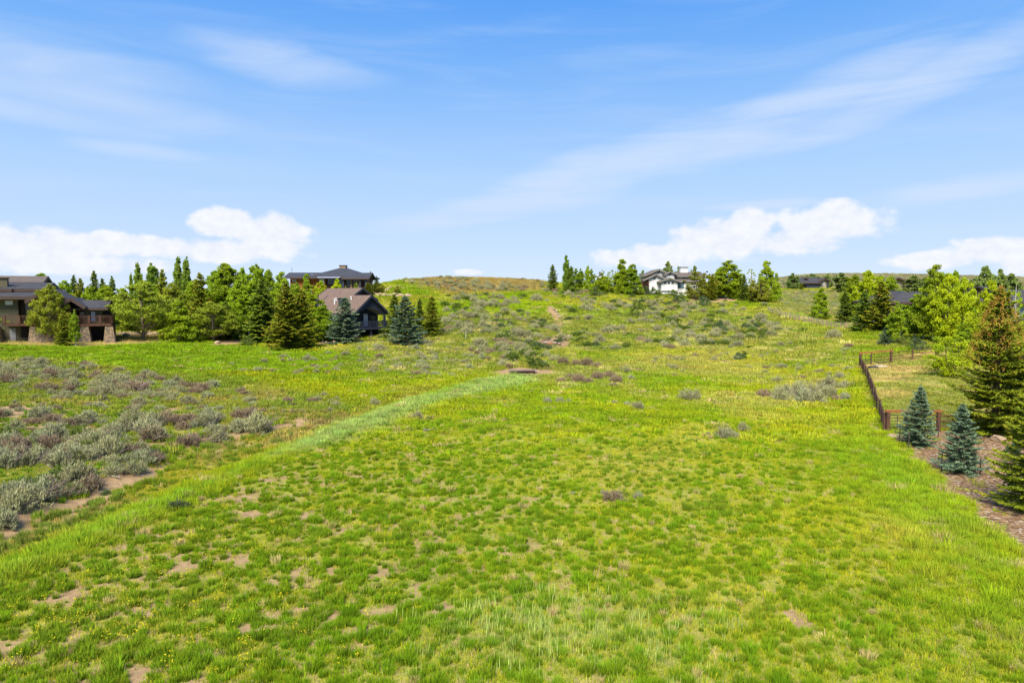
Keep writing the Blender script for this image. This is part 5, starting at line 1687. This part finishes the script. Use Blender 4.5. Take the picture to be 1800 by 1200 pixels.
# white house --------------------------------------------------------------
def white():
    Y0 = 193.0; S = Y0 / F
    X, Y, Z = col_at(1170, Y0)
    zb = zat(520, Y0)
    h = thing('white_house', 'white stucco house on the ridge with stepped gables and small square windows', 'house', (X, Y0, zb))
    px = lambda p: (p - 1170) * S
    pz = lambda q: (520 - q) * S
    D = -1.6
    gwall(h, px(1139), px(1167), 0, 9, -2, pz(490), pz(484.5), 'y', 'stucco')
    gable(h, px(1136), px(1166), -.6, 9, pz(490.5), pz(483.5), 'y', 1.2, .3, 'roof_taupe', 'fascia_taupe', fo=.1)
    gwall(h, px(1148), px(1178), 3, 12, 1, pz(483), pz(475.5), 'y', 'stucco')
    gable(h, px(1140), px(1180), 2.3, 12, pz(483), pz(474.2), 'y', 1.0, .3, 'roof_taupe', 'fascia_taupe', fo=.1)
    gwall(h, px(1171), px(1186), 1.6, 8, 1, pz(481.5), pz(478.2), 'y', 'stucco')
    gable(h, px(1171), px(1186), 1.0, 8, pz(481.8), pz(478), 'y', .7, .22, 'roof_taupe', 'fascia_taupe', fo=.1)
    gwall(h, px(1159), px(1187), D, 4, pz(511), pz(495), pz(490.8), 'y', 'stucco')
    gable(h, px(1158), px(1188), D - .6, 4, pz(495.2), pz(490.2), 'y', .8, .3, 'roof_taupe', 'fascia_taupe', fo=.1)
    wbox(h, px(1158), px(1187), D + .5, 4, -2, pz(511) - .003, 'stucco', 'garage_wall')
    wbox(h, px(1187.2), px(1236), -.6, 8, -2, pz(494.2), 'stucco')
    m = MB(); m.slab([(px(1185), -1.0, pz(495)), (px(1238), -1.0, pz(495)), (px(1238), 3, pz(489)), (px(1185), 3, pz(489))], .25); m.build('lower_roof', M['roof_taupe'], h)
    wbox(h, px(1184), px(1236), 3, 9, 2, pz(484.5), 'stucco')
    gable(h, px(1185), px(1236), 2.6, 10, pz(485), pz(478.5), 'x', .7, .25, 'roof_taupe', 'fascia_taupe')
    c = MB().box(px(1203), px(1216), 5.6, 7.6, pz(486), pz(470.5)).build('chimney', M['stucco'], h)
    MB().box(px(1202.6), px(1216.4), 5.5, 7.7, pz(470.5) + .003, pz(467.5)).build('chimney_cap', M['door_grey'], c)
    for a, q, y, s_ in ((1149, 489.5, 0, 3.2), (1160, 478.5, 3, 3.4), (1178, 482.2, 1.6, 3.4), (1165.5, 497.5, D, 3.4), (1172, 497.5, D, 3.4), (1178.2, 497.5, D, 3.4), (1189, 486.8, 3, 3), (1206, 486.8, 3, 3)):
        window(h, px(a - s_ / 2), px(a + s_ / 2), y, pz(q + s_ / 2), pz(q - s_ / 2), 'fascia_taupe', 'glass', 1, 1, .06)
    window(h, px(1189.5), px(1199.5), -.6, pz(506.5), pz(497), 'fascia_taupe', 'glass_blue', 1)
    MB().box(px(1205), px(1209.5), -.66, -.5, -1, pz(511.5)).build('door', M['timber'], h)
    MB().box(px(1161), px(1169), D + .43, D + .52, -1, pz(513)).build('garage_door', M['trim_white'], h)
    # dark deck at the left
    wbox(h, px(1127), px(1138.6), -.5, 5, pz(504), pz(502.5), 'timber', 'deck')
    railing(h, [(px(1127), 5), (px(1127), -.4), (px(1138.4), -.4)], pz(502.4), 1.0, 'timber', step=1.5, post=.12)
    wbox(h, px(1129), px(1138.7), 1.5, 6, -2, pz(491.5), 'siding_brown')
    for a in (1127.5, 1138):
        MB().box(px(a) - .12, px(a) + .12, -.5, -.25, -1.5, pz(493)).build('post', M['timber'], h)
white()


def small_house(label, pxa, pxb, Y0, base, eave, ridge, wall, roof, split=None, rz=0.0, name='far_house'):
    S = Y0 / F; pc = (pxa + pxb) / 2
    X, Y, Z = col_at(pc, Y0); zb = zat(base, Y0)
    h = thing(name, label, 'house', (X, Y0, zb), rz)
    px = lambda p: (p - pc) * S
    pz = lambda q: (base - q) * S
    return h, px, pz


h, px, pz = small_house('distant dark navy house with a grey roof and tan gable below the ridge', 1400, 1455, 290, 508, 496, 487, 'siding_navy', 'roof_grey')
wbox(h, px(1403), px(1417), 2, 8, -2, pz(498.5), 'siding_navy')
gwall(h, px(1414), px(1436), 0, 9, -2, pz(496.5), pz(489), 'x', 'siding_tan')
wbox(h, px(1413), px(1435), -1.2, -.02, -2, pz(499.5), 'siding_navy', 'lower_wall')
gable(h, px(1402), px(1437), -1, 9, pz(497), pz(488.5), 'x', .8, .35, 'roof_grey', 'fascia_brown')
gwall(h, px(1437), px(1452), -.6, 8, -2, pz(495), pz(491), 'y', 'siding_tan')
gable(h, px(1436), px(1453), -1.2, 8, pz(494.8), pz(490.2), 'y', .6, .35, 'roof_grey', 'fascia_brown')
window(h, px(1440), px(1445), -.6, pz(500), pz(496), 'trim_white', 'glass_pale', 1)
MB().box(px(1448.5), px(1451), -1.2, -.7, -2, pz(496)).build('post', M['siding_navy'], h)
gable(h, px(1411), px(1418), 1, 5, pz(491.5), pz(488.2), 'y', .4, .25, 'roof_grey', 'fascia_brown', 'dormer')

h, px, pz = small_house('distant tan house with low brown roof between the far trees', 1563, 1592, 275, 505, 495, 488, 'siding_tan', 'roof_taupe')
gwall(h, px(1560), px(1583), 0, 8, -2, pz(495), pz(490), 'y', 'siding_tan')
gable(h, px(1559), px(1584), -.8, 8, pz(495), pz(489.2), 'y', .8, .35, 'roof_taupe', 'fascia_brown')
wbox(h, px(1583.3), px(1591), 2, 8, -1, pz(495), 'siding_brown')
gable(h, px(1574), px(1591), 3, 11, pz(493.5), pz(488.3), 'x', .8, .35, 'roof_taupe', 'fascia_brown')

h, px, pz = small_house('small dark roofed house glimpsed behind the golden green aspen', 1735, 1765, 150, 530, 512, 505, 'siding_brown', 'roof_grey')
gwall(h, px(1738), px(1762), 0, 7, -2, pz(511), pz(506), 'x', 'siding_brown')
gable(h, px(1738), px(1762), 0, 7, pz(511), pz(505), 'x', .6, .25, 'roof_grey', 'fascia_brown')
window(h, px(1745), px(1751), 0, pz(518), pz(513), 'trim_white', 'glass', 1)

# grey roofed house at the right
h, px, pz = small_house('long brown house with a broad grey shingle roof behind the right aspens', 1560, 1810, 126, 566, 531, 512, 'siding_brown', 'roof_grey', name='ranch_house')
wbox(h, px(1572), px(1612), 1.2, 11, -2, pz(531), 'siding_brown')
hip(h, px(1566), px(1640), -.4, 12, pz(531), pz(511), .9, .3, 'roof_grey', 'fascia_brown')
wbox(h, px(1612.2), px(1760), 3.2, 11, -2, pz(530), 'siding_brown')
gable(h, px(1640), px(1770), 2.5, 12, pz(530), pz(515), 'x', .6, .3, 'roof_grey', 'fascia_brown')
wbox(h, px(1756), px(1830), -2, 10, -2, pz(531), 'siding_olive')
gable(h, px(1754), px(1832), -2.5, 9.5, pz(531), pz(512), 'x', .8, .3, 'roof_grey', 'fascia_brown')
window(h, px(1586), px(1592), 1.2, pz(560), pz(542), 'timber', 'glass_blue', 0)
MB().box(px(1584), px(1594), 1.08, 1.22, -1, pz(548)).build('door', M['door_grey'], h)
window(h, px(1578), px(1583), 1.2, pz(562), pz(548), 'timber', 'glass', 0)
window(h, px(1620), px(1634), 3.2, pz(560), pz(545), 'timber', 'glass', 1)
window(h, px(1775), px(1790), -2, pz(555), pz(540), 'trim_white', 'glass_blue', 1)
MB().box(px(1560) - .15, px(1560) + .15 + 1.0, -1.1, -.8, -1, pz(533)).build('post', M['timber'], h)


# ------------------------------------------------------------------ garden furniture by the lodge
def adirondack(px, py, rz, label):
    X, Y, Z = at(px, py)
    c = thing('garden_chair', label, 'chair', (X, Y, Z), rz, 'blue garden chairs by the lodge')
    b = MB()
    for k in range(5):
        b.box(-.30, .30, -.30 + k * .13, -.30 + k * .13 + .11, .40 - k * .035, .43 - k * .035)
    b.build('seat', M['blue'], c)
    b = MB()
    for k in range(5):
        x = -.28 + k * .12
        b.slab([(x, .22, .30), (x + .10, .22, .30), (x + .10 + (k - 2) * .02, .52, 1.05 - abs(k - 2) * .05), (x + (k - 2) * .02, .52, 1.05 - abs(k - 2) * .05)], .03)
    b.build('backrest', M['blue'], c)
    for s in (-1, 1):
        MB().box(s * .38 - .07, s * .38 + .07, -.38, .35, .58, .61).build('armrest', M['blue'], c)
        MB().box(s * .34 - .03, s * .34 + .03, -.34, -.26, -.1, .58).build('leg', M['blue'], c)
        MB().box(s * .34 - .03, s * .34 + .03, .22, .30, -.1, .58).build('leg', M['blue'], c)
    c.scale = (1.25, 1.25, 1.25)
adirondack(20, 598, .5, 'blue slatted garden chair before the lodge door')
adirondack(2, 598, -.4, 'blue slatted garden chair at the very left edge')
adirondack(85, 598, .2, 'blue slatted garden chair right of the hot tub')
X, Y, Z = at(74, 598)
t_ = thing('hot_tub', 'dark sided hot tub with pale blue cover in front of the stone pier', 'hot tub', (X, Y, Z))
MB().box(-.95, .95, -.9, .9, -.15, .75).build('tub_body', M['iron'], t_)
MB().add([(-1, -.95, .75), (1, -.95, .75), (1, .95, .75), (-1, .95, .75), (-.9, -.85, .98), (.9, -.85, .98), (.9, .85, .98), (-.9, .85, .98)], [(3, 2, 1, 0), (4, 5, 6, 7), (0, 1, 5, 4), (1, 2, 6, 5), (2, 3, 7, 6), (3, 0, 4, 7)]).build('cover', M['cover'], t_)
X, Y, Z = at(97, 597)
t_ = thing('patio_table', 'low table under a pale blue cloth right of the hot tub', 'table', (X, Y, Z))
MB().box(-.7, .7, -.4, .4, .62, .68).build('table_top', M['cover'], t_)
for sx in (-1, 1):
    for sy in (-1, 1):
        MB().box(sx * .6 - .04, sx * .6 + .04, sy * .32 - .04, sy * .32 + .04, -.1, .62).build('leg', M['iron'], t_)
X, Y, Z = at(124, 596)
t_ = thing('patio_sofa', 'teal cushioned patio bench beside the lodge pines', 'bench', (X, Y, Z))
MB().box(-.9, .9, -.4, .35, .0, .42).build('seat', M['cover'], t_)
MB().box(-.9, .9, .36, .5, .0, .85).build('backrest', M['blue'], t_)


# ------------------------------------------------------------------ rocks
def rock_mesh(seed):
    rg = np.random.default_rng(seed)
    import bmesh
    bm = bmesh.new()
    bmesh.ops.create_icosphere(bm, subdivisions=2, radius=.5)
    ax = rg.normal(0, 1, (7, 3)); ax /= np.linalg.norm(ax, axis=1)[:, None]; dd = rg.uniform(.30, .42, 7)
    for v in bm.verts:
        p = np.array(v.co)
        for a, d in zip(ax, dd):
            k = p @ a
            if k > d:
                p = p - a * (k - d)
        p += rg.normal(0, .012, 3)
        v.co = Vector(p)
    me = bpy.data.meshes.new('rock'); bm.to_mesh(me); bm.free()
    return me
RM = [rock_mesh(500 + k) for k in range(5)]
for q in RM[:3]:
    q.materials.append(M['boulder'])
for q in RM[3:]:
    q.materials.append(M['rock'])
rr_ = random.Random(8)


def rocks(pts, size, label, cat='boulder', group=None, ms=(0, 1, 2), flat_=.65):
    for i, (px, py) in enumerate(pts):
        X, Y, Z = at(px, py) if py > 420 else col_at(px, py)
        s = rr_.uniform(*size)
        o = bpy.data.objects.new('boulder' if cat == 'boulder' else 'rock', RM[ms[i % len(ms)]]); COL.objects.link(o)
        o.location = (X, Y, Z + s * flat_ * .22); o.scale = (s * rr_.uniform(.9, 1.4), s, s * flat_); o.rotation_euler = (rr_.uniform(-.2, .2), rr_.uniform(-.2, .2), rr_.uniform(0, 6.28))
        tag(o, label, cat, group)
rocks([(212 + 5.2 * i, 588 + (i % 3) * 1.2 - (i % 2)) for i in range(13)], (.8, 1.3), 'pale sandstone boulder in the low pile between the lodge and the round pine', group='boulder pile by the lodge')
rocks([(349, 596), (353, 594)], (.7, .9), 'sandstone boulder on the mulch left of the small wide pine', group='boulders on the mulch by the small wide pine')
rocks([(382, 604)], (.9, 1.0), 'sandstone boulder at the foot of the small wide pine')
rocks([(573 + 5 * i, 603 + (i % 3) - i * .3) for i in range(7)], (.4, .7), 'small pale stone in the scatter left of the blue green spruce', 'rock', 'stones by the navy house')
rocks([(657 + 6 * i, 518.5 + (i % 2) * 1.5 + i * .3) for i in range(11)], (1.0, 1.7), 'pale sandstone block in the retaining row below the hillside lawn', group='retaining boulders below the hillside lawn')
rocks([(676 + 3.5 * i, 514 - 2.5 * i) for i in range(4)], (.9, 1.3), 'sandstone block in the stepped row beside the young round tree', group='stepped boulders by the cedar house')
rocks([(985, 558), (981, 553), (978, 548), (974, 545), (988, 563), (984, 567), (990, 571), (986, 576), (990, 582), (996, 588), (1000, 592), (994, 594), (988, 597), (1003, 586), (992, 577)], (.55, 1.1), 'rough brown stone in the eroded gully on the hillside', 'rock', 'stones in the gully', (3, 4), .6)
rocks([(961, 604), (968, 602), (974, 605), (981, 606)], (.9, 1.5), 'pale flat stone at the mouth of the gully', 'rock', 'pale stones at the gully mouth', (3, 4), .5)
rocks([(1084 + 3 * i, 516.5 + i * .8) for i in range(5)], (.6, 1.0), 'stone on the crest path left of the white house', 'rock', 'crest stones', (3, 4), .5)
rocks([(1130 + 6 * i, 514 + i * .45) for i in range(9)], (.5, .8), 'edging stone along the bank below the white house', 'rock', 'edging stones below the white house', (3, 0), .5)
rocks([(1350 + 6 * i, 526 + (i % 2)) for i in range(4)], (.7, 1.2), 'pale stone at the right end of the ridge trees', 'rock', 'pale stones under the ridge trees', (0, 1), .5)
rocks([(1491, 574), (1497, 575), (1502, 574)], (.5, .7), 'white stone at the rail fence corner', 'rock', 'white stones at the fence corner', (3,), .6)
rocks([(1754, 774)], (1.0, 1.2), 'single pale boulder on the mulch under the coned spruce', ms=(0,), flat_=.45)
rocks([(1569, 768)], (.8, .9), 'flat buff stone beside the pen corner post', ms=(1,), flat_=.4)
# terracotta culvert mouth
X, Y, Z = at(967, 609)
c_ = thing('culvert', 'orange clay culvert mouth under pale stones at the gully foot', 'culvert', (X, Y, Z))
c_.scale = (.7, .7, .8)
b = MB()
n = 14
vs = []
for yy in (-.5, .9):
    for r in (.42, .32):
        for k in range(n):
            a = 2 * math.pi * k / n
            vs.append((r * math.cos(a), yy, .35 + r * math.sin(a)))
fs = []
for k in range(n):
    j = (k + 1) % n
    fs += [(k, j, 2 * n + j, 2 * n + k), (n + j, n + k, 3 * n + k, 3 * n + j), (k, n + k, n + j, j), (2 * n + j, 3 * n + j, 3 * n + k, 2 * n + k)]
b.add(vs, fs).build('pipe', M['terracotta'], c_)
MB().box(-.9, .9, -.35, -.1, .78, .95).build('headwall', M['terracotta'], c_)


# ------------------------------------------------------------------ plank bridge
X, Y, Z = at(918, 656)
b_ = thing('plank_bridge', 'low weathered plank footbridge over the channel at the end of the grassy edge', 'footbridge', (X, Y, Z + .28), math.radians(4))
for k in range(4):
    MB().box(-1.75, 1.75 + .15 * (k % 2), -.62 + k * .31, -.62 + k * .31 + .28, .10 + .012 * (k % 3), .18 + .012 * (k % 3)).build('plank', M['plank'], b_)
for s in (-1, 1):
    MB().box(-1.6, 1.6, s * .4 - .08, s * .4 + .08, -.12, .098).build('bearer', M['timber'], b_)
MB().box(.9, 1.4, -.5, .5, -.5, -.125).build('support', M['timber'], b_)


# ------------------------------------------------------------------ fences
def logbeam(a, b, r, mat, par, name='rail', jit=.02):
    m = MB(); mid = Vector([(p + q) / 2 + rr_.uniform(-jit, jit) for p, q in zip(a, b)])
    m.tube(a, mid, r, r * .95, 6).tube(mid, b, r * .95, r * .85, 6)
    return m.build(name, mat, par)


def rail_fence(name, label, pts, posts_per, nr, hgt, pm, rm, pr, rr, group=None, cap=None):
    """posts and rails along world points"""
    f = thing(name, label, 'fence', (pts[0][0], pts[0][1], float(T(*pts[0][:2]))), 0, group)
    o = Vector(f.location)
    P_ = []
    for (a, b, n) in zip(pts[:-1], pts[1:], posts_per):
        for i in range(n):
            P_.append((a[0] + (b[0] - a[0]) * i / n, a[1] + (b[1] - a[1]) * i / n))
    P_.append(pts[-1][:2])
    P_ = [Vector((x + rr_.uniform(-.04, .04), y, float(T(x, y)))) - o for x, y in P_]
    for p in P_:
        m = MB(); h_ = hgt + rr_.uniform(-.05, .08)
        m.tube((p.x, p.y, p.z - .4), (p.x + rr_.uniform(-.03, .03), p.y, p.z + h_), pr, pr * .92, 8)
        m.build('post', pm, f)
    for a, b in zip(P_[:-1], P_[1:]):
        for k in range(nr):
            z = hgt * (.30 + .62 * k / (nr - 1))
            logbeam(a + Vector((0, -pr * .3, z + rr_.uniform(-.03, .03))), b + Vector((0, -pr * .3, z + rr_.uniform(-.03, .03))), rr, rm, f)
    return f, P_
W2 = lambda px, py: at(px, py)[:2]
GRP = 'weathered split rail fence runs'
# zigzag split rail running up the slope
za = [W2(1350, 549), W2(1372, 557), W2(1405, 565), W2(1445, 573), W2(1486, 579)]
rail_fence('split_rail_fence', 'weathered grey split rail fence curving down the slope from the ridge trees', za, (3, 4, 5, 5), 3, 1.3, M['post_tan'], M['rail_grey'], .12, .07, GRP)
rail_fence('split_rail_fence', 'weathered grey rail fence running level below the dark spruces to the aspens', [W2(1487, 579), W2(1547, 576), W2(1612, 573)], (3, 3), 3, 1.35, M['post_tan'], M['rail_grey'], .12, .07, GRP)
# pen fence
rail_fence('pen_fence', 'brown stained fence running away along the left side of the pen', [W2(1555, 757), W2(1537, 706), W2(1524, 668), W2(1511, 643)], (4, 4, 5), 4, 1.3, M['post_brown'], M['rail_brown'], .08, .052, 'brown pen fence runs')
rail_fence('pen_fence', 'brown post and rail fence along the far side of the pen', [W2(1566, 637), W2(1604, 632), W2(1645, 629), W2(1690, 628)], (1, 1, 1), 3, 1.3, M['post_brown'], M['rail_brown'], .10, .05, 'brown pen fence runs')
rail_fence('pen_fence', 'brown rail fence at the near side of the pen, right of the gate', [W2(1651, 758), W2(1700, 757), W2(1760, 757)], (1, 2), 3, 1.25, M['post_brown'], M['rail_brown'], .09, .05, 'brown pen fence runs')


def gateway(pa, pb, label, n_bars, mid=None, extra=.12, hgt=1.42):
    a = at(*pa); b = at(*pb)
    g = thing('gate', label, 'gate', a, 0, 'pen gates with a rust coloured top beam')
    d = Vector((b[0] - a[0], b[1] - a[1], b[2] - a[2]))
    for p in (Vector((0, 0, 0)), d):
        MB().box(p.x - .11, p.x + .11, p.y - .11, p.y + .11, p.z - .4, p.z + hgt).build('post', M['post_brown'], g)
    e = d.normalized() * .2
    m = MB(); m.beam(Vector((0, 0, hgt + .08)) - e, d + Vector((0, 0, hgt + .08)) + e, .22, .16); m.build('top_beam', M['rust'], g)
    L = d.length
    fr = MB()
    u = lambda t, z: tuple(d * t + Vector((0, -.04, z)))
    t1 = mid or .96
    for k in range(n_bars):
        z = .15 + (hgt - .38) * k / (n_bars - 1)
        fr.tube(u(.03, z), u(t1, z), .028, .028, 6)
    for t in (.03, t1 * .5, t1):
        fr.tube(u(t, .13), u(t, hgt - .2), .03, .03, 6)
    fr.build('gate_leaf', M['iron'], g)
    if mid:
        MB().box(*[c for q in ((d.x * mid + .05 - .06, d.x * mid + .05 + .06), (d.y * mid - .06, d.y * mid + .06), (d.z * mid - .3, d.z * mid + hgt)) for c in q]).build('post', M['post_brown'], g)
        for k in range(4):
            z = .2 + (hgt - .4) * k / 3
            logbeam(u(mid + .03, z), u(.98, z), .045, M['rail_brown'], g)
    return g
gateway((1512, 643), (1566, 638), 'open frame gateway with rust beam at the far left corner of the pen', 3, .34, hgt=1.5)
gateway((1560, 758), (1649, 758), 'metal tube gate under a rust beam behind the young blue spruce', 6, .36)

stakes = [(1581, 784, 748, 'first metal stake at the mulch edge, nearest the pen gate'), (1597, 791, 758, 'second metal stake along the mulch edge'),
          (1655, 829, 790, 'metal stake at the left foot of the nearer blue spruce'), (1723, 836, 805, 'metal stake right of the nearer blue spruce'), (1649, 770, 740, 'metal stake below the gate right post')]
for px_, pb_, pt_, lb in stakes:
    X, Y, Z = at(px_, pb_)
    s_ = thing('metal_stake', lb, 'stake', (X, Y, Z), rr_.uniform(-.3, .3), 'dark metal stakes in the mulch')
    H_ = zat(pt_, Y) - Z
    m = MB(); m.box(-.028, .028, -.008, .008, -.3, H_); m.box(-.008, .008, .008, .045, -.3, H_); m.build('stake', M['iron'], s_)
    m = MB()
    for k in range(6):
        m.box(-.034, .034, -.018, -.0085, H_ * (k + 1) / 7, H_ * (k + 1) / 7 + .02)
    m.build('studs', M['iron'], s_)
# hoop and slab in the pen corner
X, Y, Z = at(1535, 647)
import bmesh as _bm
def torus(R, r, n=28, m=8):
    vs = []; fs = []
    for i in range(n):
        a = 2 * math.pi * i / n
        for j in range(m):
            b = 2 * math.pi * j / m
            vs.append(((R + r * math.cos(b)) * math.cos(a), (R + r * math.cos(b)) * math.sin(a), r * math.sin(b)))
            fs.append((i * m + j, ((i + 1) % n) * m + j, ((i + 1) % n) * m + (j + 1) % m, i * m + (j + 1) % m))
    return MB().add(vs, fs)
o = torus(.5, .12).build('rubber_ring', M['rubber'], smooth=True); o.location = (X, Y, Z + .10); o.scale = (1.0, 1.0, 1)
tag(o, 'black rubber ring lying in the far corner of the pen', 'ring')
X, Y, Z = at(1555, 644)
o = MB().add([(-1, -.6, -.1), (1.1, -.5, -.1), (1.2, .7, -.1), (-.9, .6, -.1), (-1, -.6, .07), (1.1, -.5, .07), (1.2, .7, .07), (-.9, .6, .07)], [(3, 2, 1, 0), (4, 5, 6, 7), (0, 1, 5, 4), (1, 2, 6, 5), (2, 3, 7, 6), (3, 0, 4, 7)]).build('stone_slab', M['concrete'])
o.location = (X, Y, Z + .03); tag(o, 'pale flat slab beside the black ring in the pen corner', 'slab')

# small finds on the meadow
for px_, py_, h_, mt, lb in ((819, 598, 1.5, 'sapling_guard', 'thin white marker post in the scrub right of the grove'), (474, 624, 1.0, 'rust', 'small orange marker stake in the green strip before the spruces')):
    X, Y, Z = at(px_, py_)
    o = MB().tube((0, 0, -.2), (0, 0, h_), .045, .035, 7).tube((0, 0, h_), (0, 0, h_ + .06), .05, .02, 7).build('marker_post', M[mt]); o.location = (X, Y, Z)
    tag(o, lb, 'post')
X, Y, Z = at(757, 758)
l_ = thing('dead_log', 'short grey dead log with a broken stub on the green field', 'log', (X, Y, Z + .06), .3)
m = MB(); m.tube((-.55, 0, .05), (-.1, .05, .08), .05, .07, 7).tube((-.1, .05, .08), (.5, .0, .04), .07, .05, 7); m.build('stem', M['twig'], l_)
m = MB(); m.tube((-.4, .02, .08), (-.55, .1, .35), .03, .015, 5).tube((.1, .02, .1), (.3, -.15, .25), .025, .01, 5); m.build('stub', M['twig'], l_)
for px_, py_, lb in ((200, 838, 'pale bleached branch lying on the dirt bank'), (303, 786, 'bleached forked branch at the top of the dirt bank'), (275, 818, 'dark fallen branch under the green bush on the bank')):
    X, Y, Z = at(px_, py_)
    o = MB().tube((-.4, 0, .03), (.1, .08, .09), .025, .022, 6).tube((.1, .08, .09), (.55, .02, .05), .022, .010, 6).tube((.1, .08, .09), (.3, .3, .2), .014, .005, 5).build('fallen_branch', M['bark_aspen' if 'bleach' in lb else 'twig'])
    o.location = (X, Y, Z); o.rotation_euler = (0, 0, rr_.uniform(0, 3)); tag(o, lb, 'branch')
